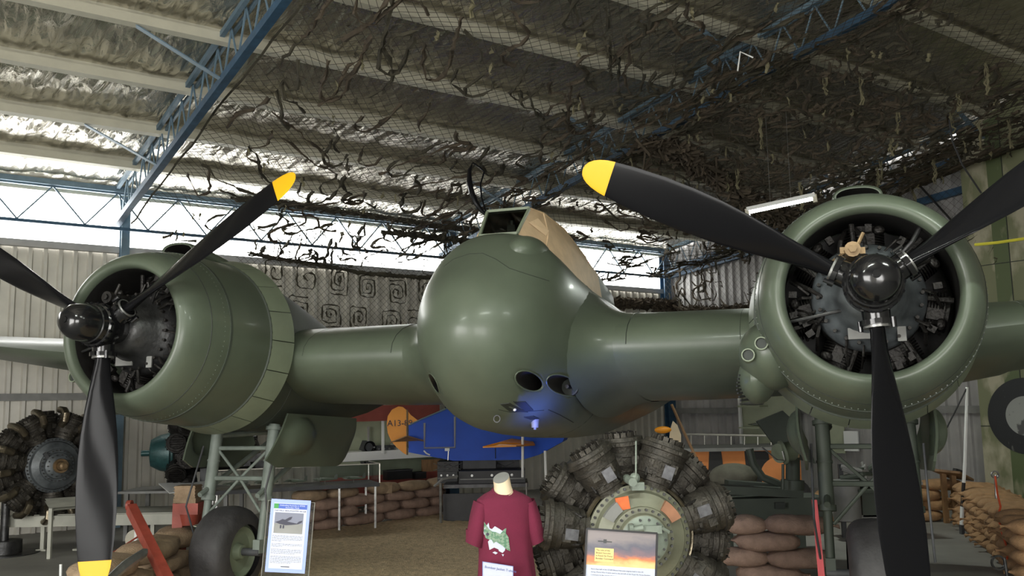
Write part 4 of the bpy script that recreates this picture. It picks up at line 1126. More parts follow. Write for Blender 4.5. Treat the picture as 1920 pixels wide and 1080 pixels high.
for dx in (-.05, .4, 1.3, -.8): part('leg', MB().beam((lc.x+dx, lc.y-.05, 0), (lc.x+dx, lc.y-.05, .42), .045, .045).box((lc.x+dx, lc.y-.05, .01), (.12, .1, .02)), 'trolley', tr, smooth=False)
for dx in (1.1, 1.6): part('castor', MB().cyl((lc.x+dx, lc.y-.1, .12), (lc.x+dx, lc.y-.03, .12), .12, n=18), 'offwhite', tr)
part('upright', MB().beam((lc.x-.0, lc.y+.4, .42), (lc.x-.0, lc.y+.4, .95), .08, .08).beam((lc.x+.5, lc.y+.4, .42), (lc.x+.35, lc.y+.3, .8), .06, .06).beam((lc.x-.5, lc.y+.4, .42), (lc.x-.35, lc.y+.3, .8), .06, .06), 'trolley', tr, smooth=False)
bd = empty('reading_stand', P(118, 1000, 11), label='sloping cream information stand in front of the left-edge engine', cat='stand')
p0 = P(120, 945, 11.0)
part('board', MB().add([P(84, 935, 11.3), P(160, 930, 11.3), P(160, 947, 10.9), P(95, 953, 10.9)], [(0, 1, 2, 3)]).add([P(84, 935, 11.3)-Vector((0, 0, .03)), P(160, 930, 11.3)-Vector((0, 0, .03)), P(160, 947, 10.9)-Vector((0, 0, .03)), P(95, 953, 10.9)-Vector((0, 0, .03))], [(3, 2, 1, 0)]), 'trolley', bd, smooth=False)
part('post', MB().beam(P(96, 953, 10.92), G(96, 1050).lerp(P(96, 953, 10.92), 0)*1 if False else Vector((P(96, 953, 10.92).x, 10.92, 0)), .04, .04), 'trolley', bd, smooth=False)
# ---- teal-nosed engine behind
ec = P(330, 848, 12.6)
te, q = display_engine('radial_engine', ec, -1.25, .5, 'small dark engine with teal nose case seen side-on behind the left undercarriage', 'teal', 'grease', rows=2, detail='x', scale=.80)
q('propeller_shaft', MB().cyl((0, -.55, 0), (0, -.2, 0), .05, n=14).lathe([(-.42, .10), (-.40, .22), (-.25, .30), (-.10, .33)], n=36), 'teal', te)
for k in range(16):
    a = R_.uniform(0, 2*PI); q('accessory', MB().box((.3*math.cos(a), .5+R_.uniform(0, .9), .3*math.sin(a)), (.16, .2, .14)).cyl((.4*math.cos(a), .4, .4*math.sin(a)), (.3*math.cos(a+.6), 1.3, .3*math.sin(a+.6)), .03, n=8), R_.choice(('grease', 'engfin', 'grey', 'dsteel')), te)
q('rear_case', MB().lathe([(.35, .3), (.6, .34), (.9, .28), (1.3, .25), (1.4, 0)], n=24), 'grease', te)
tb = empty('engine_bench', Vector((ec.x, ec.y, 0)), label='grey steel bench under the teal-nosed engine with a white sheet on top', cat='bench')
part('top', MB().box((ec.x+.15, ec.y, .62), (1.5, .8, .03)), 'grey', tb, smooth=False)
for dx in (-.5, .8):
    for dy in (-.35, .35): part('leg', MB().beam((ec.x+dx, ec.y+dy, 0), (ec.x+dx, ec.y+dy, .62), .05, .05), 'grey', tb, smooth=False)
part('support', MB().beam((ec.x, ec.y, .62), (ec.x, ec.y, .9), .1, .1).beam((ec.x+.4, ec.y, .62), (ec.x+.4, ec.y, .9), .1, .1), 'dgrey', tb, smooth=False)
part('sheet', MB().prism([P(297, 906, 12.2), P(385, 902, 12.5), P(385, 915, 12.1), P(318, 924, 11.8)], (0, 0, -.01)), 'white', tb, smooth=False)
# ---- red machinery left of the wheel
rm = empty('hoist_stand', Vector((P(350, 1000, 9.3).x, 9.3, 0)), label='red steel hoist stand with a beige cylinder block on top beside the wheel', cat='machine')
def Pq(x, y, d=9.3): return P(x, y, d)
part('column', MB().beam(Pq(337, 955), Vector((Pq(337, 955).x, 9.3, 0)), .13, .10), 'redox', rm, smooth=False)
part('crosshead', MB().beam(Pq(331, 952), Pq(378, 952), .22, .11).cyl(Pq(355, 960), Pq(355, 984), .10, .08, n=18), 'redox', rm)
part('column', MB().beam(Pq(372, 950, 9.6), Vector((Pq(372, 950, 9.6).x, 9.6, 0)), .08, .08), 'redox', rm, smooth=False)
cbk = MB().box(Pq(353, 922), (.20, .2, .13)).box(Pq(353, 937), (.22, .22, .05))
for k in range(4): cbk.box(Pq(353, 912+k*6), (.215, .215, .008))
part('cylinder_block', cbk, 'sand', rm, smooth=False)
part('tow_beam', MB().beam(P(246, 953, 8.6), P(322, 1105, 7.6), .08, .09).lathe([(-.02, .03), (.02, .03), (.02, .05), (-.02, .05), (-.02, .03)], P(243, 948, 8.62), (1, 0, 0), n=14), 'redox', smooth=False, label='red oxide steel tow beam leaning towards the left of the wheel', cat='beam')
part('steel_ladle', MB().tube([P(200, 1090, 7.0), P(235, 1060, 7.2), P(270, 1036, 7.4), P(276, 1030, 7.45)], [.03, .04, .035, .005], 8), 'steel', label='pale metal tow bar rising beside the yellow blade tip', cat='bar')
part('barrier_post', MB().cyl(P(256, 988, 9.5), P(254, 1036, 9.5), .02, n=10).cyl(P(256, 988, 9.5), P(256, 986, 9.5), .03, n=10), 'white', label='thin white post standing left of the red tow beam', cat='post')
part('barrier_post', MB().cyl(P(114, 1058, 8.4), P(113, 1100, 8.4), .012, n=10), 'white', label='small white post at the bottom edge left of the yellow blade tip', cat='post')
part('red_rail', MB().tube([P(140, 1090, 8), P(132, 1073, 8), P(150, 1065, 8)], .015, 6), 'redb', label='small bent red rod just left of the yellow blade tip', cat='rod')
part('rope', MB().tube([P(196, 1045, 8.4), P(225, 1028, 8.6), P(262, 1004, 8.8)], .008, 6), 'redox', label='thin red cord stretched from the blade to the red tow beam', cat='cord')
cn = empty('green_bucket', P(381, 1010, 8.9), label='small green bucket between the red stand and the tyre', cat='bucket')
part('shell', MB().cyl(P(383, 1004, 8.9), P(383, 985, 8.9), .075, .095, n=20, caps=False).cyl(P(383, 1004, 8.9), P(383, 1003, 8.9), .075, n=20), mats='hdrgreen' if False else 'teal', parent=cn)
part('rim', MB().tube([P(383, 985, 8.9)+Vector((.095*math.cos(a), .095*math.sin(a), 0)) for a in [2*PI*i/20 for i in range(21)]], .006, 5), 'offwhite', cn)
# ---- information sign on the left
def panel(root, name, c0, X, Y, w, h, m, z=0., th=.004):
    """flat sheet in the sign's own plane: c0 lower left, offsets in metres"""
    n = X.cross(Y); return part(name, MB().prism([c0+n*z, c0+X*w+n*z, c0+X*w+Y*h+n*z, c0+Y*h+n*z], n*th), m, root, smooth=False)
sD = 4.6
a = P(489, 1092, sD); b = P(577, 1096, sD+.02); cc = P(497, 938, sD)
X = (b-a).normalized(); Y = (cc-a); Y = (Y-X*Y.dot(X)).normalized()
S = (b-a).length; Hh = (cc-a).length
sg_ = empty('information_sign', Vector((a.x+.12, a.y, 0)), label='information sign on blue-white paper in a clear acrylic holder in front of the left wheel', cat='sign')
panel(sg_, 'acrylic_holder', a, X, Y, S, Hh, 'acryl', 0, .004)
part('holder_edge', MB().tube([a, a+Y*Hh, a+X*S+Y*Hh, a+X*S], .0022, 4), 'silver', sg_)
nrm = X.cross(Y)
if nrm.y > 0: nrm = -nrm
o = a+nrm*.008
U = S/86.   # metres per photograph pixel on the sign
def at(px, py): return o+X*(px*U)+Y*(py*U)
pw, ph_ = 73, 133
pp_ = panel(sg_, 'paper', at(6, 20), X, Y, 73*U, 133*U, 'paperblue', 0, .001)
def rect(x, y, w_, h_, m, nm, par, lift=.0015): 
    p = at(6+x, 20+y)+nrm*lift; return part(nm, MB().prism([p, p+X*w_*U, p+X*w_*U+Y*h_*U, p+Y*h_*U], nrm*.0004), m, par, smooth=False)
rect(6, 7, 61, 119, 'paper', 'white_sheet', pp_)
rect(6, 116, 61, 9, 'hdrblue', 'header_band', pp_, .0022)
rect(6, 116, 8.5, 9, 'hdrgreen', 'green_emblem', pp_, .0028)
rect(9, 71, 53, 38, 'inkgrey', 'photograph', pp_, .0022)
rect(9, 71, 53, 18, 'grey', 'photograph_ground', pp_, .0027)
def txt(s, size, x, y, m, par, align='CENTER', lift=.003):
    return text(s, size*U, frame_mtx(at(6+x, 20+y)+nrm*lift, X, Y) , 'lettering', m, par, .0001, align)
txt('Defending Australia in WWII', 3.9, 40, 121, 'paper', pp_); txt('Australian Made', 3.9, 40, 117, 'paper', pp_)
txt('DAP MK21 BEAUFIGHTER A8-328', 4.0, 36.5, 111, 'ink', pp_)
pl = [(0, 6), (8, 9), (13, 12), (18, 11), (26, 16), (31, 17), (29, 12), (22, 8), (40, 5), (44, 9), (50, 11), (49, 7), (43, 4), (30, 2), (20, 1), (8, 3)]
part('photographed_aircraft', MB().prism([at(6+10.5+x, 20+85+y)+nrm*.0035 for x, y in pl], nrm*.0003), 'ink', pp_, smooth=False)
for x in (20, 25): rect(x, 80, 3, 6, 'ink', 'photographed_wheel', pp_, .0035)
ln = MB(); y = 66.; rr2 = random.Random(5)
for par_ in (5, 3, 4, 6):
    for k in range(par_):
        x = 7.5; end = 64 if k < par_-1 else rr2.uniform(25, 60)
        while x < end:
            wl_ = min(rr2.uniform(1.2, 5), end-x)
            if wl_ > .4:
                p = at(6+x, 20+y)+nrm*.0026; ln.prism([p, p+X*wl_*U, p+X*wl_*U+Y*.9*U, p+Y*.9*U], nrm*.0001)
            x += wl_+.9
        y -= 2.35
    y -= 3.0
part('text_lines', ln, 'inkgrey', pp_, smooth=False, kind='stuff')
rect(28, 10, 16, 1.4, 'ink', 'footer_line', pp_, .0026)
part('stand_post', MB().cyl(Vector((a.x+.12, a.y+.03, 0)), a+X*.1-Vector((0, 0, .02))+Vector((0, .03, 0)), .012, n=10).cyl(Vector((a.x+.12, a.y+.03, 0)), Vector((a.x+.12, a.y+.03, .015)), .14, n=24), 'steel', sg_)
# ---- framed board in front of the display engine
bD = 5.0
tl_ = P(1100, 991, bD); tr_ = P(1232, 1000, bD+.02); 
X = (tr_-tl_).normalized(); Y = Vector((0, .10, 1)); Y = (Y-X*Y.dot(X)).normalized(); Wd = (tr_-tl_).length; U = Wd/132.
Hb = .55; a = tl_-Y*Hb; nrm = X.cross(Y); nrm = -nrm if nrm.y > 0 else nrm
bo_ = empty('information_board', Vector((a.x+Wd/2, a.y+.1, 0)), label='black-framed information board with a fiery sunset picture leaning before the display engine', cat='sign')
part('backing', MB().prism([a, a+X*Wd, a+X*Wd+Y*Hb, a+Y*Hb], -nrm*.01), 'blackm', bo_, smooth=False)
fr = MB()
for p, q_ in ((a, a+Y*Hb), (a+Y*Hb, a+X*Wd+Y*Hb), (a+X*Wd+Y*Hb, a+X*Wd), (a+X*Wd, a)): fr.beam(p, q_, .010, .018, up=nrm)
part('frame', fr, 'blackm', bo_, smooth=False)
o = a+nrm*.002
M['sunset'] = mat('sunset_print', (.10, .09, .10), .4, col2=(.62, .20, .04), thr=(.40, .60), scale=5, detail=6)
_n = M['sunset'].node_tree; 
_tc = _n.nodes.new('ShaderNodeTexCoord'); _sp = _n.nodes.new('ShaderNodeSeparateXYZ'); _n.links.new(_tc.outputs['Generated'], _sp.inputs[0])
_no = _n.nodes.new('ShaderNodeTexNoise'); _no.inputs['Scale'].default_value = 4; _no.inputs['Detail'].default_value = 6; _n.links.new(_tc.outputs['Generated'], _no.inputs[0])
_ma = _n.nodes.new('ShaderNodeMath'); _ma.operation = 'MULTIPLY_ADD'; _ma.inputs[1].default_value = .45; _n.links.new(_no.outputs['Fac'], _ma.inputs[0]); _n.links.new(_sp.outputs['Z'], _ma.inputs[2])
_rp = _n.nodes.new('ShaderNodeValToRGB'); _e = _rp.color_ramp.elements
_e[0].position = .20; _e[0].color = (.75, .50, .22, 1); _e[1].position = 1.0; _e[1].color = (.20, .17, .17, 1)
for p_, c_ in ((.36, (.80, .42, .16, 1)), (.48, (.62, .17, .05, 1)), (.58, (.16, .10, .12, 1)), (.75, (.08, .08, .11, 1))):
    z = _rp.color_ramp.elements.new(p_); z.color = c_
_n.links.new(_ma.outputs[0], _rp.inputs[0]); _n.links.new(_rp.outputs[0], _n.nodes['Principled BSDF'].inputs['Base Color'])
hp = Hb/U
def at(px, py): return o+X*(px*U)+Y*(py*U)
def rect2(x, y, w_, h_, m, nm, par, lift=.001):
    p = at(x, y)+nrm*lift; return part(nm, MB().prism([p, p+X*w_*U, p+X*w_*U+Y*h_*U, p+Y*h_*U], nrm*.0005), m, par, smooth=False)
pr_ = rect2(2, hp-64, 128, 62, 'sunset', 'picture', bo_)
wp = rect2(2, 2, 128, hp-66, 'paper', 'text_sheet', bo_)
lb = rect2(17, hp-57, 35, 24, 'yellow' if False else 'offwhite', 'caption_label', bo_, .002)
M['cream'] = mat('caption_cream', (.72, .56, .22), .6); lb.data.materials[0] = M['cream']
def txt2(s, size, x, y, m, par, align='LEFT', lift=.0032):
    return text(s, size*U, frame_mtx(at(x, y)+nrm*lift, X, Y), 'lettering', m, par, .0001, align)
for i, s in enumerate(('The role of the', 'Bristol Hercules', 'in Royal Air Force', 'Bomber Command')): txt2(s, 4.2, 19, hp-38-5*i, 'ink', lb)
rect2(22, hp-22, 26, 2, 'dgrey', 'pictured_aircraft', pr_, .002); rect2(32, hp-24, 6, 7, 'dgrey', 'pictured_aircraft', pr_, .002)
for i, s in enumerate(('More than half of the 57,000 Bristol Hercules engines built in the UK', 'during World War II were used in the aircraft of the Royal Air Force Bomber', 'Command. In the course of carrying out the missions of that', "service's strategic air offensive against Germany, over 50,000 British,", 'Commonwealth aircrew were lost and of these more than 4,000 were', 'Australians. Apart from its important role in powering bombers the', 'engine was used in other types')):
    txt2(s, 3.5, 11, hp-72-5.1*i, 'ink', wp, lift=.002)
part('easel_leg', MB().beam(Vector((a.x+.05, a.y+.02, 0)), a+X*.05+Vector((0, .02, 0)), .03, .02).beam(Vector((a.x+Wd-.05, a.y+.02, 0)), a+X*(Wd-.05)+Vector((0, .02, 0)), .03, .02).beam(Vector((a.x+Wd/2, a.y+.4, 0)), a+X*Wd/2+Y*.35-nrm*.02, .03, .02), 'blackm', bo_, smooth=False)
# ---- T-shirt on a mannequin
sx = P(942, 930, 6.0); shx = sx.x; shy = 6.0
mq = empty('mannequin', Vector((shx, shy, 0)), label='headless calico mannequin torso wearing the maroon shirt', cat='mannequin')
zt = P(940, 893, 6.0).z
nk = MB(); rings = []
for k, (z, r, dx) in enumerate(((zt-.16, .085, .02), (zt-.11, .066, .012), (zt-.06, .056, .004), (zt-.01, .052, -.004))):
    rings.append([Vector((shx-.002+dx+r*math.cos(a), shy+r*math.sin(a)*.9, z+(.030*math.sin(a)+.012*math.cos(a) if k == 3 else 0))) for a in [2*PI*i/24 for i in range(24)]])
nk.loft(rings, caps=True); part('neck', nk, 'skin', mq)
part('neck_cap', MB().add([v+Vector((0, 0, .001)) for v in rings[-1]], [tuple(range(24))]).add([v+Vector((0, 0, -.004)) for v in rings[-1]], [tuple(range(23, -1, -1))]), 'grey', mq, smooth=False)
part('torso', MB().loft([[Vector((shx+.01+a_*math.cos(t), shy+b_*math.sin(t), z)) for t in [2*PI*i/24 for i in range(24)]] for z, a_, b_ in ((zt-.70, .15, .10), (zt-.55, .14, .095), (zt-.35, .16, .10), (zt-.2, .15, .085), (zt-.14, .08, .07))], caps=True), 'skin', mq)
part('pole', MB().cyl(Vector((shx, shy, 0)), Vector((shx, shy, zt-.68)), .018, n=12).cyl(Vector((shx, shy, 0)), Vector((shx, shy, .02)), .16, n=24), 'steel', mq)
sh = MB(); rings = []; yw = .18
for k, (z, a_, b_, cxx) in enumerate(((-.085, .062, .060, .0), (-.095, .085, .070, .006), (-.115, .130, .085, .008), (-.14, .172, .098, .01), (-.18, .190, .110, .012), (-.26, .180, .120, .012), (-.36, .172, .124, .012), (-.48, .172, .126, .014), (-.60, .182, .128, .016), (-.72, .192, .132, .018), (-.72, .188, .128, .018), (-.6, .17, .12, .016))):
    r = []
    for i in range(56):
        t = 2*PI*i/56; c, s_ = math.cos(t), math.sin(t)
        f = 1+(.05*math.sin(t*9+z*6)*max(0, (-z-.25))*1.6)
        x = a_*math.copysign(abs(c)**.9, c)*f; y = b_*math.copysign(abs(s_)**.85, s_)*f
        x2 = x*math.cos(yw)-y*math.sin(yw); y2 = x*math.sin(yw)+y*math.cos(yw)
        dz = 0
        if k < 3: dz = -.028*max(0, -s_)*(1.2-k*.4)+.012*max(0, s_)
        r.append(Vector((shx+cxx+x2, shy+y2, zt+z+dz)))
    rings.append(r)
sh.loft(rings); 
shirt = part('t_shirt', sh, 'maroon', label='maroon T-shirt printed with a white map and green warplane on the mannequin', cat='t-shirt')
for sg in (-1, 1):
    rr_ = []
    for k in range(8):
        t = k/7; cxp = sg*(.150+.052*t); z = -.165-.255*t; a_ = .062+.012*math.sin(PI*t)+.006*t; 
        ring = []
        ax = Vector((sg*.38, 0, -.92)).normalized(); xx = Vector((.92, 0, sg*.38)); 
        for i in range(24):
            u = 2*PI*i/24; p = Vector((cxp, 0, z))+xx*(a_*.80*math.cos(u)*(1+.06*math.sin(3*u+t*4)))+Vector((0, 1, 0))*(a_*1.25*math.sin(u))
            ring.append(Vector((shx+.012+p.x*math.cos(yw)-p.y*math.sin(yw), shy+p.x*math.sin(yw)+p.y*math.cos(yw), zt+p.z)))
        rr_.append(ring)
    cc_ = sum(rr_[-1], Vector())/24
    rr_.append([v.lerp(cc_, .05) for v in rr_[-1]]); rr_.append([v.lerp(cc_, .06)+Vector((0, 0, .08)) for v in rr_[-2]])
    part('sleeve', MB().loft(rr_), 'maroon', shirt)
part('collar', MB().tube(rings[0]+rings[0][:1], .007, 6), 'maroon', shirt)
bs = bmesh.new(); vv = [bs.verts.new(v) for r in rings[:10] for v in r]
for i in range(9):
    for j in range(56):
        k = (j+1) % 56; bs.faces.new([vv[i*56+j], vv[i*56+k], vv[(i+1)*56+k], vv[(i+1)*56+j]])
sb = BVHTree.FromBMesh(bs)
def decal(pts, m, nm, par, lift=.003):
    """print laid on the shirt front: outline in photograph pixels, dropped on the cloth"""
    cxx = sum(p[0] for p in pts)/len(pts); cyy = sum(p[1] for p in pts)/len(pts)
    def hit(x, y):
        d = ray(x, y).normalized(); h = sb.ray_cast(Vector((0, 0, CAMZ)), d)
        return (h[0]-d*lift) if h[0] else None
    mb = MB(); pts2 = dens(list(pts)+[pts[0]], 2)[:-1]
    tri = bmesh.new(); vs = [tri.verts.new((x, y, 0)) for x, y in pts2]
    try: f = tri.faces.new(vs)
    except ValueError: return
    bmesh.ops.triangulate(tri, faces=[f])
    idx = {v: i for i, v in enumerate(vs)}; co_ = [hit(x, y) for x, y in pts2]
    if any(c is None for c in co_): return
    fs = [tuple(idx[v] for v in f.verts) for f in tri.faces]
    part(nm, MB().add(co_, fs), m, par, smooth=False, fixn=False)
s9 = lambda pts: [(880+x/9, 960+y/9) for x, y in pts]
decal(s9([(190, 180), (230, 210), (260, 300), (300, 220), (325, 180), (340, 270), (380, 290), (430, 240), (500, 280), (560, 320), (600, 280), (625, 300), (560, 400), (540, 420), (615, 560), (600, 650), (560, 690), (500, 660), (490, 630), (420, 600), (340, 640), (315, 500), (350, 460), (250, 380), (225, 300)]), 'paper', 'printed_map', shirt)
decal(s9([(545, 710), (585, 715), (568, 752)]), 'paper', 'printed_island', shirt)
decal(s9([(390, 685), (430, 665), (480, 690), (445, 715)]), 'paper', 'printed_badge', shirt)
M['printgreen'] = mat('print_green', (.09, .20, .12), .7, col2=(.22, .30, .22), thr=(.45, .55), scale=60)
decal(s9([(215, 130), (240, 150), (330, 290), (390, 330), (450, 340), (520, 370), (600, 280), (625, 275), (615, 360), (660, 425), (640, 425), (570, 380), (500, 400), (480, 430), (600, 570), (690, 660), (640, 640), (560, 570), (450, 500), (410, 530), (380, 470), (320, 460), (275, 440), (235, 290), (205, 200)]), 'printgreen', 'printed_aircraft', shirt, .0045)
decal(s9([(280, 370), (300, 345), (330, 355), (335, 385), (310, 405), (285, 395)]), 'ink', 'printed_propeller', shirt, .006)
# price card in a sleeve hung on the shirt
card = empty('price_card', P(930, 1080, 5.84), label='white card in a clear sleeve pinned to the maroon shirt front', cat='card')
cD = 5.80; c1, c2, c3, c4 = P(905, 1053, cD), P(962, 1062, cD), P(962, 1130, cD), P(905, 1122, cD)
part('sleeve', MB().prism([c1, c2, c3, c4], (0, .003, 0)), 'paper', card, smooth=False)
X = (c2-c1).normalized(); Y = (c1-c4).normalized(); nn = X.cross(Y); nn = -nn if nn.y > 0 else nn
part('border', MB().tube([c4+nn*.001, c1+nn*.001, c2+nn*.001, c3+nn*.001], .0022, 4), 'paperblue', card)
M['inkblue'] = mat('ink_blue', (.05, .09, .30), .6)
text('Bomber Jacket T-shirts', .021, frame_mtx(c1+X*.012-Y*.035+nn*.002, X, Y), 'lettering', 'inkblue', card, .0001)
# ================================================================== BACKGROUND, MIDDLE
# display case on a table
def WP(px, py, Y): return P(px, py, Y)
l1 = G(655, 993); l2 = G(708, 993)
ct = empty('display_table', Vector((-3.1, 12.6, 0)), label='long dark table with thin steel legs carrying a glass case of model aircraft', cat='table')
# near right end at l2, receding left end
ex = (G(708, 993)-G(500, 1035)).normalized(); ex = Vector((.92, .39, 0)); ey = Vector((-.39, .92, 0))
o_ = G(712, 993); TZ = P(712, 905, o_.y).z
def TT(a, b, z): return o_-ex*a+ey*b+Vector((0, 0, z))
Lc = 2.25; Dp = .62
tabletop = part('top', MB().add([TT(*p) for p in ((0, 0, TZ-.05), (Lc, 0, TZ-.05), (Lc, Dp, TZ-.05), (0, Dp, TZ-.05), (0, 0, TZ), (Lc, 0, TZ), (Lc, Dp, TZ), (0, Dp, TZ))], [(0, 1, 2, 3), (7, 6, 5, 4), (0, 4, 5, 1), (1, 5, 6, 2), (2, 6, 7, 3), (3, 7, 4, 0)]), 'dgrey', ct, smooth=False)
for a_, b_ in ((.05, .04), (.05, Dp-.04), (Lc-.1, .04), (Lc-.1, Dp-.04), (.55, .04)): part('leg', MB().beam(TT(a_, b_, 0), TT(a_, b_, TZ-.05), .028, .028), 'steel', ct, smooth=False)
gc = empty('glass_case', TT(Lc/2, Dp/2, TZ), label='clear glass case with white edges on the long dark table', cat='display case')
CH = P(712, 869, o_.y).z-TZ
for (p, q2) in (((0, 0), (Lc, 0)), ((0, 0), (0, Dp)), ((0, Dp), (Lc, Dp))):
    part('pane', MB().add([TT(*p, TZ), TT(*q2, TZ), TT(*q2, TZ+CH), TT(*p, TZ+CH)], [(0, 1, 2, 3)]), 'glass', gc, smooth=False)
part('lid', MB().add([TT(0, 0, TZ+CH), TT(Lc, 0, TZ+CH), TT(Lc, Dp, TZ+CH), TT(0, Dp, TZ+CH)], [(0, 1, 2, 3)]), 'glass', gc, smooth=False)
ed = MB()
for c_ in ((0, 0), (0, Dp), (Lc, 0)): ed.beam(TT(*c_, TZ), TT(*c_, TZ+CH), .014, .014)
ed.beam(TT(0, 0, TZ+CH), TT(Lc, 0, TZ+CH), .012, .012).beam(TT(0, 0, TZ+CH), TT(0, Dp, TZ+CH), .012, .012)
part('edge_strip', ed, 'silver', gc, smooth=False)
mlab = ['model aircraft nearest the right end of the glass case', 'model aircraft second from the right end of the glass case', 'model aircraft in the middle of the glass case', 'model aircraft fourth from the right end of the glass case', 'model aircraft at the left end of the glass case']
for k, lb_ in enumerate(mlab):
    a_ = .3+k*.40; b_ = .28; z = TZ+.06; an = R_.uniform(-.6, .6)
    m_ = empty('model_aircraft', TT(a_, b_, TZ), label='small dark green '+lb_, cat='model aircraft', group='models in the glass case')
    D1 = Vector((math.cos(an), math.sin(an), 0)); D2 = Vector((-math.sin(an), math.cos(an), 0)); c_ = TT(a_, b_, z)
    part('fuselage', MB().tube([c_+D1*t for t in (-.16, -.12, -.02, .08, .16)], [.004, .018, .024, .016, .006], 8), 'olive', m_)
    part('wing', MB().prism([c_+D2*-.17+D1*-.05, c_+D2*.17+D1*-.05, c_+D2*.17-D1*.09, c_-D1*.12, c_+D2*-.17-D1*.09], (0, 0, .008)), 'olive', m_, smooth=False)
    part('tail_fin', MB().prism([c_+D1*.12, c_+D1*.17, c_+D1*.17+Vector((0, 0, .07)), c_+D1*.14+Vector((0, 0, .06))], D2*.005), 'olive_d', m_, smooth=False)
    part('stand', MB().cyl(c_, c_-Vector((0, 0, .06)), .004, n=6), 'steel', m_)
# blue trainer
tD = 13.9
def TP(x, y, d=tD): return P(x, y, d)
tn = empty('flight_trainer', Vector((P(900, 860, 14.2).x, 14.2, 0)), label='blue box-shaped flight trainer with orange rudder and stub wings under the aircraft belly', cat='flight trainer')
side = [(766, 797), (790, 786), (858, 757), (880, 752), (925, 757), (1010, 773), (1068, 800), (1055, 828), (1010, 853), (980, 862), (850, 864), (766, 848)]
bf = MB(); f0 = [TP(*p) for p in side]; f1 = [p+Vector((.10, .60, 0)) for p in f0]
bf.prism(f0, Vector((.10, .62, 0)))
body = part('body', bf, 'blue', tn, smooth=False)
fo = Vector((0, -.012, 0))
part('canopy_ridge', MB().tube([TP(*p)+fo for p in ((768, 797), (790, 786), (857, 758))], .012, 6), 'bluelight', tn)
part('door_frame', MB().tube([TP(796, 793)+fo, TP(796, 840)+fo, TP(853, 839)+fo, TP(853, 781)+fo], .016, 4), 'silver', tn)
part('door_panel', MB().prism([TP(800, 795)+fo, TP(800, 836)+fo, TP(849, 835)+fo, TP(849, 786)+fo], (0, .008, 0)), 'blue', tn, smooth=False)
part('step_strip', MB().beam(TP(841, 846)+fo, TP(840, 863)+fo, .035, .01), 'silver', tn, smooth=False)
part('data_plate', MB().beam(TP(834, 843)+fo, TP(843, 843)+fo, .01, .04), 'white', tn, smooth=False)
part('handle', MB().tube([TP(795, 845)+fo, TP(800, 850)+fo*3, TP(806, 853)+fo], .012, 6), 'white', tn)
part('side_window', MB().prism([TP(904, 780)+fo, TP(904, 788)+fo, TP(948, 788)+fo, TP(930, 778)+fo], (0, .006, 0)), 'bluelight', tn, smooth=False)
rd = [(763, 853), (757, 850), (745, 840), (734, 828), (727, 812), (725, 795), (727, 780), (735, 768), (747, 762), (755, 763), (763, 770)]
rud = part('rudder', MB().prism([TP(x, y, 14.15) for x, y in rd], (0, .03, 0)), 'orange', tn, smooth=False)
part('fin', MB().prism([TP(x, y, 14.15) for x, y in ((764, 770), (770, 778), (783, 788), (766, 798))], (0, .03, 0)), 'orange', tn, smooth=False)
part('hinge_post', MB().cyl(TP(763.5, 768, 14.14), TP(763.5, 853, 14.14), .014, n=8), 'brass', tn)
text('A13-89', .130, frame_mtx(TP(726, 799, 14.14)+Vector((0, -.006, 0)), (1, 0.02, 0), (0, 0, 1)), 'serial_number', 'ink', rud, .001)
part('elevator', MB().prism([TP(731, 829, 13.7), TP(765, 819, 14.0), TP(766, 823, 14.1), TP(796, 830, 14.1), TP(796, 826, 13.9), TP(763, 816, 13.6)], (0, 0, -.015)), 'wood', tn, smooth=False)
part('stub_wing', MB().prism([TP(905, 837, 12.9), TP(935, 829, 13.1), TP(960, 822, 13.9), TP(1000, 828, 13.9), TP(1003, 833, 13.6), TP(968, 835, 12.9)], (0, 0, -.02)), 'orange', tn, smooth=False)
part('wing_strut', MB().cyl(TP(929, 836, 13.3), TP(929, 859, 13.85), .008, n=6), 'steel', tn)
part('pedestal', MB().box(TP(900, 880, 14.3), (.5, .4, .3)).beam(TP(870, 864, 14.2), TP(885, 905, 14.3), .05, .05).beam(TP(930, 864, 14.2), TP(915, 905, 14.3), .05, .05), 'dgrey', tn, smooth=False)
for x0_, y0_, x1_, y1_ in ((980, 805, 980, 895), (1022, 845, 1024, 905)): part('support_pole', MB().cyl(TP(x0_, y0_, 13.4), TP(x1_, y1_, 13.4), .020, n=8), 'white', tn)
# equipment benches below the trainer
def solidbox(name, x0_, y0_, x1_, y1_, Y, dep, m, label, cat, extra=None, toz=None, z_ground=False, yaw=0.):
    a = P(x0_, y0_, Y); b = P(x1_, y1_, Y); bot = 0 if z_ground else b.z
    root = empty(name, Vector(((a.x+b.x)/2, Y+dep/2, bot)), label=label, cat=cat)
    part('body', MB().box(((a.x+b.x)/2, Y+dep/2, (a.z+bot)/2), (b.x-a.x, dep, a.z-bot)), m, root, smooth=False)
    if extra: extra(root, a, b, Y, bot)
    return root
def feat_panel(root, a, b, Y, bot):
    w_ = b.x-a.x; h_ = a.z-bot
    for k in range(3): part('dial', MB().cyl(((a.x+w_*(.2+.3*k)), Y, bot+h_*.7), ((a.x+w_*(.2+.3*k)), Y-.02, bot+h_*.7), min(w_, h_)*.09, n=14), 'steel', root)
    part('trim_strip', MB().box(((a.x+b.x)/2, Y-.006, bot+h_*.45), (w_*.96, .012, .015)), 'grey', root, smooth=False)
solidbox('equipment_case', 820, 885, 858, 906, 14.0, .5, 'dgrey', 'dark instrument case at the left end of the bench below the blue trainer', 'case', feat_panel)
solidbox('equipment_case', 860, 884, 985, 909, 13.6, .6, 'blackm', 'wide black cabinet on the bench directly below the blue trainer', 'case', feat_panel)
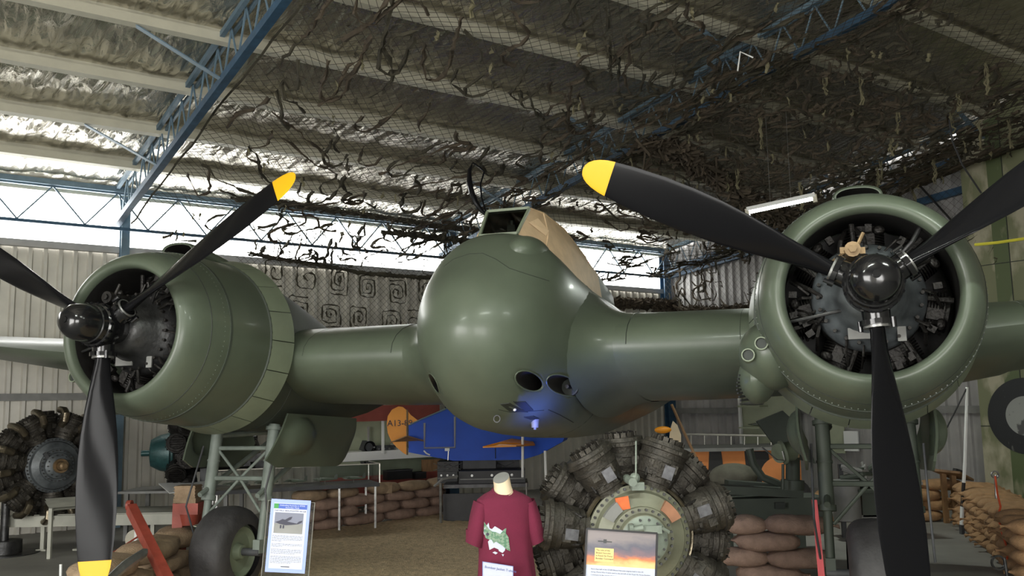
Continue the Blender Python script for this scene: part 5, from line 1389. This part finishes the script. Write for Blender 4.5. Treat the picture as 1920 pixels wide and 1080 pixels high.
def rackx(root, a, b, Y, bot):
    w_ = b.x-a.x
    for k in range(2):
        x = a.x+w_*(.25+.5*k); part('cross_brace', MB().cyl((x-.14, Y-.02, bot+.02), (x+.14, Y-.02, a.z-.02), .006, n=6).cyl((x-.14, Y-.02, a.z-.02), (x+.14, Y-.02, bot+.02), .006, n=6), 'steel', root)
solidbox('equipment_rack', 820, 866, 860, 884, 14.05, .4, 'blackm', 'black cross-braced rack on top of the left bench case', 'rack', rackx)
solidbox('equipment_rack', 862, 866, 975, 883, 14.4, .35, 'blackm', 'long black cross-braced rack behind the wide cabinet', 'rack', rackx)
bn = empty('workbench', Vector((-.4, 13.9, 0)), label='dark workbench with a pale edge below the blue trainer', cat='bench')
a = P(832, 912, 13.5); b = P(990, 910, 13.5)
part('top', MB().box(((a.x+b.x)/2, 13.9, a.z), (b.x-a.x, .9, .05)), 'dsteel', bn, smooth=False)
part('front_panel', MB().box(((a.x+b.x)/2-.1, 13.55, a.z/2-.05), ((b.x-a.x)*.86, .05, a.z-.12)), 'blackm', bn, smooth=False)
part('leg', MB().cyl(P(826, 906, 13.3), Vector((P(826, 906, 13.3).x, 13.3, 0)), .022, n=8), 'steel', bn)
part('hand_rail', MB().tube([P(814, 912, 13.3), P(830, 898, 13.3), P(858, 893, 13.4)], .02, 6), 'grey', bn)
part('leg', MB().cyl(P(987, 905, 13.3), Vector((P(987, 905, 13.3).x, 13.3, 0)), .012, n=8), 'steel', bn)
# lit display bay on the back wall
db = empty('display_bay', onwall(745, 900)*1, label='shallow lit display bay with red fascia and pale green lining on the back wall', cat='display bay')
def WBx(px, py, t): return onwall(px, py, t)
def wslab(nm, x0_, y0_, x1_, y1_, t, th, m, par):
    p = [WBx(x0_, y0_, t), WBx(x1_, y0_, t), WBx(x1_, y1_, t), WBx(x0_, y1_, t)]
    p[1].z = p[0].z; p[2].x, p[2].y = p[1].x, p[1].y; p[3].x, p[3].y = p[0].x, p[0].y; p[3].z = p[2].z
    return part(nm, MB().prism(p, E2*th), m, par, smooth=False)
wslab('fascia', 600, 762, 822, 786, .9, .04, 'redfascia', db)
wslab('lining', 600, 786, 830, 902, .12, .03, 'shelfg', db)
wslab('counter_front', 600, 852, 830, 905, .55, .03, 'engpale' if False else 'olive_l', db)
wslab('counter_top', 600, 848, 830, 852, .30, .5, 'white', db)
wslab('front_post', 715, 786, 719, 850, .85, .03, 'white', db); wslab('front_post', 688, 800, 691, 850, .25, .03, 'silver', db)
wslab('red_skirt', 600, 898, 830, 935, .95, .04, 'redfascia', db)
wslab('timber_panel', 790, 862, 822, 925, .7, .04, 'wood', db)
for i_, (x0_, y0_, x1_, y1_, m_, lb_) in enumerate(((676, 826, 700, 850, 'dgrey', 'tilted dark radar dish box on the shelf in the lit bay'), (702, 834, 738, 848, 'dgrey', 'low dark radio set on the shelf in the lit bay'), (732, 832, 744, 848, 'offwhite', 'small cream card leaning behind the orange rudder'), (722, 879, 769, 900, 'blackm', 'large black trunk below the lit bay shelf'), (775, 884, 795, 898, 'blackm', 'small black case right of the trunk below the lit bay'))):
    p0 = onwall(x0_, y1_, .62 if i_ < 3 else 1.1); p1 = onwall(x1_, y0_, .62 if i_ < 3 else 1.1); w_ = (Vector((p1.x, p1.y, 0))-Vector((p0.x, p0.y, 0))).length; h_ = p1.z-p0.z
    rt = empty(('radar_unit', 'radio_set', 'leaning_card', 'trunk', 'instrument_case')[i_], p0, label=lb_, cat=('radar', 'radio', 'card', 'trunk', 'case')[i_])
    rot = Matrix.Rotation(AL, 3, 'Z') @ (Matrix.Rotation(.4, 3, 'Y') if i_ == 0 else Matrix.Identity(3))
    c_ = (p0+p1)/2+E2*0; part('housing', MB().box(c_, (w_*(.75 if i_ == 0 else 1), .15 if i_ != 2 else .02, h_*(.8 if i_ == 0 else 1)), rot=rot), m_, rt, smooth=False)
    if i_ == 0: part('lens', MB().lathe([(.0, .0), (-.02, .05), (-.06, .10), (-.08, .10)], c_+E2*.04, tuple(-E2), n=20), 'black', rt)
    if i_ == 1:
        for k in range(4): part('knob', MB().cyl(c_+E1*(-.15+.1*k)+E2*.08, c_+E1*(-.15+.1*k)+E2*.11, .018, n=8), 'steel', rt)
    if i_ in (3, 4): part('lid', MB().box(c_+Vector((0, 0, h_*.45)), (w_*1.02, .17, h_*.1), rot=rot), 'dgrey', rt, smooth=False)
solidbox('cardboard_sheet', 705, 906, 735, 925, 13.6, .02, 'sand', 'pale sheet standing on the sandbag wall behind the table leg', 'sheet')
# ================================================================== BACKGROUND, RIGHT
sh_ = empty('shelf_board', ongable(1420, 900), label='tall pale green board with small shelves on the right-hand gable wall', cat='shelf')
def gslab(nm, x0_, y0_, x1_, y1_, s, th, m, par):
    p = [ongable(x0_, y0_, s), ongable(x1_, y0_, s), ongable(x1_, y1_, s), ongable(x0_, y1_, s)]
    p[1].z = p[0].z; p[2].x, p[2].y = p[1].x, p[1].y; p[3].x, p[3].y = p[0].x, p[0].y; p[3].z = p[2].z
    return part(nm, MB().prism(p, -E1*th), m, par, smooth=False)
gslab('board', 1386, 705, 1495, 842, 11.35, .03, 'shelfg', sh_); gslab('edge_post', 1384, 705, 1388, 842, 11.30, .05, 'white', sh_)
gslab('board', 1552, 790, 1583, 850, 11.35, .03, 'shelfg', sh_)
gslab('shelf', 1398, 760, 1440, 763, 11.1, .25, 'shelfg', sh_); gslab('shelf', 1400, 800, 1440, 803, 11.1, .25, 'shelfg', sh_)
for i_, (cx_, cy_, lb_) in enumerate(((1408, 757, 'grey jet model on the upper shelf of the green board'), (1424, 796, 'green model in a small case on the lower shelf'))):
    c_ = ongable(cx_, cy_, 11.0); m_ = empty('model_aircraft', c_, label=lb_, cat='model aircraft')
    part('fuselage', MB().tube([c_-E2*.28, c_-E2*.1, c_+E2*.1, c_+E2*.3], [.006, .03, .035, .02], 8), 'grey' if not i_ else 'olive', m_)
    part('wing', MB().prism([c_-E2*.05-E1*.15, c_+E2*.2, c_-E2*.05+E1*.15, c_+E2*.05+E1*.05, c_+E2*.05-E1*.05], (0, 0, .01)), 'grey', m_, smooth=False)
    part('tail_fin', MB().prism([c_+E2*.18, c_+E2*.3, c_+E2*.3+Vector((0, 0, .14)), c_+E2*.26+Vector((0, 0, .13))], E1*.008), 'dgrey', m_, smooth=False)
gslab('white_board', 1583, 808, 1609, 840, 11.2, .04, 'white', None) if False else None
wbd = empty('white_board', ongable(1596, 850, 11.2), label='small bright white board beyond the right undercarriage leg', cat='board')
gslab('sheet', 1583, 808, 1609, 846, 11.2, .03, 'white', wbd); 
rl = empty('hand_rail', P(1390, 850, 15.5), label='low pale steel railing in front of the right-hand gable wall', cat='railing')
part('top_rail', MB().cyl(P(1286, 814, 15.5), P(1480, 818, 14.8), .018, n=8), 'silver', rl); part('bottom_rail', MB().beam(P(1286, 841, 15.5), P(1480, 845, 14.8), .06, .05), 'silver', rl, smooth=False)
for k in range(8):
    x = 1296+k*25; f = (x-1286)/194; part('baluster', MB().cyl(P(x, 814+4*f, 15.5-.7*f), P(x, 843, 15.5-.7*f), .010, n=6), 'silver', rl)
vb = empty('camouflaged_vehicle', P(1380, 900, 14.4)*1, label='low vehicle body striped orange and black under the railing', cat='vehicle')
vb_a = P(1270, 845, 14.4); vb_b = P(1500, 845, 14.4); zt_ = vb_a.z
part('hull', MB().box(((vb_a.x+vb_b.x)/2, 14.9, zt_/2+.12), (vb_b.x-vb_a.x, 1.0, zt_-.25)), 'camoor', vb, smooth=False)
for (xa, xb, xc, xd) in ((1330, 1352, 1360, 1328), (1396, 1440, 1450, 1402), (1470, 1500, 1500, 1480)):
    part('black_stripe', MB().prism([P(xa, 846, 14.38), P(xb, 846, 14.38), P(xc, 905, 14.38), P(xd, 905, 14.38)], (0, .03, 0)), 'camobk', vb, smooth=False)
part('deck_edge', MB().box(((vb_a.x+vb_b.x)/2, 14.85, zt_+.01), (vb_b.x-vb_a.x+.1, 1.2, .05)), 'grey', vb, smooth=False)
for k in range(3): part('wheel', MB().cyl((vb_a.x+.4+k*.7, 14.35, .22), (vb_a.x+.4+k*.7, 14.6, .22), .22, n=20), 'rubber', vb)
part('canvas_bundle', MB().sphere(P(1375, 893, 11.5), (.30, .22, .16), 18, 12), 'tarp', label='rounded grey-green canvas bundle right of the display engine cylinders', cat='bundle')
gn_ = empty('gun_carriage', Vector((P(1450, 950, 10.5).x, 10.5, 0)), label='long dark green gun carriage behind the sandbags right of the display engine', cat='gun carriage')
part('trail_beam', MB().beam(P(1352, 917, 10.4), P(1500, 924, 10.4), .25, .09).beam(P(1362, 905, 10.8), P(1460, 912, 10.8), .2, .06), 'olive_d', gn_, smooth=False)
part('ammunition_box', MB().box(P(1440, 955, 10.6), (1.15, .5, .30)).box(P(1440, 936, 10.33), (1.1, .03, .02)), 'olive_d', gn_, smooth=False)
part('box_slot', MB().box(P(1462, 948, 10.3), (.11, .03, .07)), 'seam', gn_, smooth=False)
part('frame_leg', MB().beam(P(1365, 970, 10.5), Vector((P(1365, 970, 10.5).x, 10.5, 0)), .08, .08).beam(P(1500, 970, 10.5), Vector((P(1500, 970, 10.5).x, 10.5, 0)), .08, .08), 'olive_d', gn_, smooth=False)
part('gun_tube', MB().tube([P(1405, 842, 10.6), P(1412, 870, 10.6), P(1430, 895, 10.6), P(1462, 908, 10.6)], .045, 10), 'olive_d', gn_)
part('shield', MB().prism([P(1419, 790, 9.9), P(1468, 770, 9.9), P(1500, 800, 9.9), P(1530, 870, 9.9), P(1490, 860, 9.9), P(1452, 835, 9.9)], (0, .05, 0)), 'olive_d', gn_, smooth=False)
part('winch_drum', MB().cyl(P(1460, 850, 9.6), P(1483, 846, 9.7), .10, n=24).cyl(P(1466, 849, 9.6), P(1470, 848, 9.6), .125, n=24), 'olive_l', gn_)
part('winch_crank', MB().tube([P(1428, 838, 9.5), P(1457, 862, 9.5), P(1471, 863, 9.5), P(1467, 846, 9.5)], .008, 6), 'steel', gn_)
part('control_box', MB().box(P(1486, 845, 9.7), (.11, .1, .14)), 'yellow' if False else 'brass', gn_, smooth=False)
part('traverse_pillar', MB().cyl(P(1486, 856, 9.8), P(1486, 918, 9.8), .07, n=14).cyl(P(1486, 900, 9.8), P(1486, 918, 9.8), .12, n=16).cyl(P(1468, 870, 9.6), P(1468, 918, 9.6), .015, n=8), 'olive_d', gn_)
part('orange_roundel_disc', MB().cyl(P(1462, 892, 13.2), P(1462, 892, 13.3), .26, n=28), 'camoor', label='orange disc seen through the gun carriage beside the winch', cat='disc')
# pale leaf-shaped panel and bamboo poles left of the railing
part('leaf_panel', MB().prism([P(x, y, 15.0) for x, y in ((1254, 834), (1257, 805), (1262, 789), (1270, 797), (1277, 815), (1277, 833), (1266, 830), (1260, 836))], (0, .03, 0)), 'skin', smooth=False, label='pale leaf-shaped wooden panel below the right wing root', cat='panel')
part('bamboo_pole', MB().tube([P(1259, 758, 12), P(1280, 805, 12), P(1305, 858, 12)], .018, 8), 'wood', label='orange-brown pole slanting down behind the display engine', cat='pole')
part('orange_cloth', MB().sphere(P(1243, 806, 13), (.12, .05, .05), 12, 8), 'orange', label='small orange cloth tuck at the base of the leaf-shaped panel', cat='cloth')
# clutter right of the right-hand undercarriage
cl = empty('engine_parts_rack', Vector((P(1640, 950, 11.5).x, 11.5, 0)), label='dark rack of machine parts behind the right undercarriage', cat='rack')
part('lower_tank', MB().cyl(P(1587, 935, 11.2)+Vector((0, 0, -.25)), P(1587, 935, 11.2)+Vector((0, 0, .22)), .16, n=20), 'grey', cl)
part('crate', MB().box(P(1640, 940, 11.4), (.45, .4, .32)).box(P(1640, 918, 11.2), (.5, .45, .03)), 'olive_d', cl, smooth=False)
for k in range(10): part('pipe', MB().tube([P(R_.uniform(1575, 1620), R_.uniform(858, 910), 11.3), P(R_.uniform(1600, 1660), R_.uniform(870, 915), 11.2), P(R_.uniform(1640, 1700), R_.uniform(870, 930), 11.4)], R_.uniform(.015, .04), 8), R_.choice(('olive_d', 'dsteel', 'grey')), cl)
part('shelf', MB().box(P(1640, 905, 11.4), (1.0, .4, .04)).box(P(1640, 965, 11.4), (1.0, .4, .04)), 'grey', cl, smooth=False)
for x in (1575, 1700): part('leg', MB().beam(P(x, 870, 11.4), Vector((P(x, 870, 11.4).x, 11.4, 0)), .05, .05), 'dgrey', cl, smooth=False)
part('red_marker_pole', MB().tube([P(1519, 958, 7.1), P(1526, 1010, 7.1), P(1531, 1075, 7.1)], [.02, .03, .025], 6), 'redb', label='red strip hanging beside the right undercarriage leg', cat='streamer') if False else None
# worn wing panel with roundel leaning on the gable wall
wg_ = empty('wing_panel', ongable(1880, 946, 11.1), label='huge worn green and beige wing panel with dark roundel leaning on the right wall', cat='wing panel')
def gp(x, y, s=11.15): return ongable(x, y, s)
tA, zB = gp(1798, 300).copy(), 0
ta = (gp(1799, 300)-C0).dot(E2); tbv = ta+6.0; ztop = gp(1799, 245).z
def WGp(t, z, ds=0): return W(11.15-ds, t, z)
part('skin', MB().prism([WGp(ta, .02), WGp(tbv, .02), WGp(tbv, ztop+1.0), WGp(ta+.9, ztop+.28), WGp(ta, ztop)], E1*.16), 'worn', wg_, smooth=False)
part('green_band', MB().prism([WGp(ta+.42, .03, .003), WGp(ta+.66, .03, .003), WGp(ta+.66, ztop+.1, .003), WGp(ta+.42, ztop+.05, .003)], E1*.004), 'worng', wg_, smooth=False)
part('green_band', MB().prism([WGp(ta+.75, .03, .004), WGp(tbv, .03, .004), WGp(tbv, 1.0, .004), WGp(ta+1.2, 1.5, .004), WGp(ta+.8, 1.75, .004)], E1*.004), 'worng', wg_, smooth=False)
for k in range(6): part('panel_joint', MB().beam(WGp(ta+.66+k*.9, .03, .006), WGp(ta+.66+k*.9, ztop+.1, .006), .012, .008, up=E1), 'seam', wg_, smooth=False)
for z in (1.2, 2.5, 3.7): part('panel_joint', MB().beam(WGp(ta, z, .006), WGp(tbv, z, .006), .008, .012), 'seam', wg_, smooth=False)
rc = gp(1925, 780); tcn = (rc-C0).dot(E2); zr = rc.z; rad = (gp(1925, 708).z-zr)
part('roundel_ring', MB().cyl(W(11.135, tcn, zr), W(11.13, tcn, zr), rad, n=64), 'roundk', wg_, smooth=False)
part('roundel_centre', MB().cyl(W(11.128, tcn, zr), W(11.124, tcn, zr), rad*.52, n=48), 'roundw', wg_, smooth=False)
part('yellow_strap', MB().tube([P(1828, 459, 10.5), P(1870, 455, 10.3), P(1925, 447, 10.1)], .018, 6), 'ropey', label='yellow strap stretched across the worn wing panel at the right edge', cat='strap')
# slanting bars on the gable and cords
for (x0_, y0_, x1_, y1_, lb_) in ((1665, 385, 1795, 260, 'black bracing bar crossing the gable net above the right cowling'), (1690, 310, 1790, 420, 'thin dark bar falling to the right across the gable net')):
    part('brace_rod', MB().cyl(ongable(x0_, y0_, 11.3), ongable(x1_, y1_, 11.3), .018, n=6), 'blackm', label=lb_, cat='rod')
part('hanging_cable', MB().tube([P(1780, 225, 9.5), P(1786, 265, 9.5), P(1805, 310, 9.5), P(1840, 362, 9.5)], .010, 5), 'blackm', label='dark cable looping down past the corner of the wing panel', cat='cable')
# striped pole, red cord, poles in the sandbags
sp = empty('striped_pole', Vector((P(1808, 970, 11.5).x, 11.5, .0)), label='upright black-and-white striped pole left of the right-edge sandbags', cat='pole')
pts_ = [(1813, 726), (1811, 800), (1809, 868), (1807, 905), (1804, 950), (1803, 984)]
for i_, (a, b) in enumerate(zip(pts_, pts_[1:])): part('pole_section', MB().beam(P(*a, 11.5), P(*b, 11.5), .035+.02*i_/3, .02), ('white', 'white', 'white', 'blackm', 'white')[i_], sp, smooth=False)
part('guy_rod', MB().cyl(P(1812, 729, 11.5), P(1745, 862, 11.6), .010, n=6), 'blackm', sp)
part('pole_foot', MB().beam(P(1803, 984, 11.5), Vector((P(1803, 984, 11.5).x, 11.5, 0)), .06, .04), 'dgrey', sp, smooth=False)
part('rope', MB().tube([P(x, y, 9.6-.004*(y-890)) for x, y in ((1866, 893), (1870, 925), (1876, 950), (1872, 965), (1876, 990), (1884, 1015), (1891, 1035), (1888, 1048))], .010, 6), 'ropeo', label='red cord trailing down the right-edge sandbags', cat='cord')
part('picket', MB().cyl(P(1866, 890, 10.3), Vector((P(1870, 1000, 10.3).x, 10.3, 0)), .014, n=8).lathe([(-.01, .03), (.01, .03), (.01, .045), (-.01, .045), (-.01, .03)], P(1866, 890, 10.25), (0, 1, 0), n=14), 'steel', label='steel picket with ring eye behind the right-edge sandbags', cat='picket')
part('picket', MB().cyl(P(1883, 1046, 8.2), Vector((P(1890, 1080, 8.2).x, 8.2, .0)), .014, n=8).lathe([(-.01, .05), (.01, .05), (.01, .065), (-.01, .065), (-.01, .05)], P(1872, 1055, 8.2), (0, 1, 0), n=16), 'dsteel', label='black ring-topped picket at the bottom of the right-edge sandbags', cat='picket')
wt = empty('weathered_table', Vector((P(1770, 900, 12.6).x, 12.6, 0)), label='weathered timber table top behind the right blade and striped pole', cat='table')
part('top', MB().prism([P(1745, 878, 12.4), P(1800, 884, 12.3), P(1826, 898, 12.6), P(1780, 893, 12.9)], (0, 0, -.03)), 'wood', wt, smooth=False)
for x in (1768, 1786): part('leg', MB().beam(P(x, 886, 12.5), Vector((P(x, 886, 12.5).x, 12.5, 0)), .06, .06), 'wood', wt, smooth=False)
part('picket', MB().beam(P(1795, 888, 12.6), P(1797, 880, 12.6), .1, .1), 'blackm', wt, smooth=False)
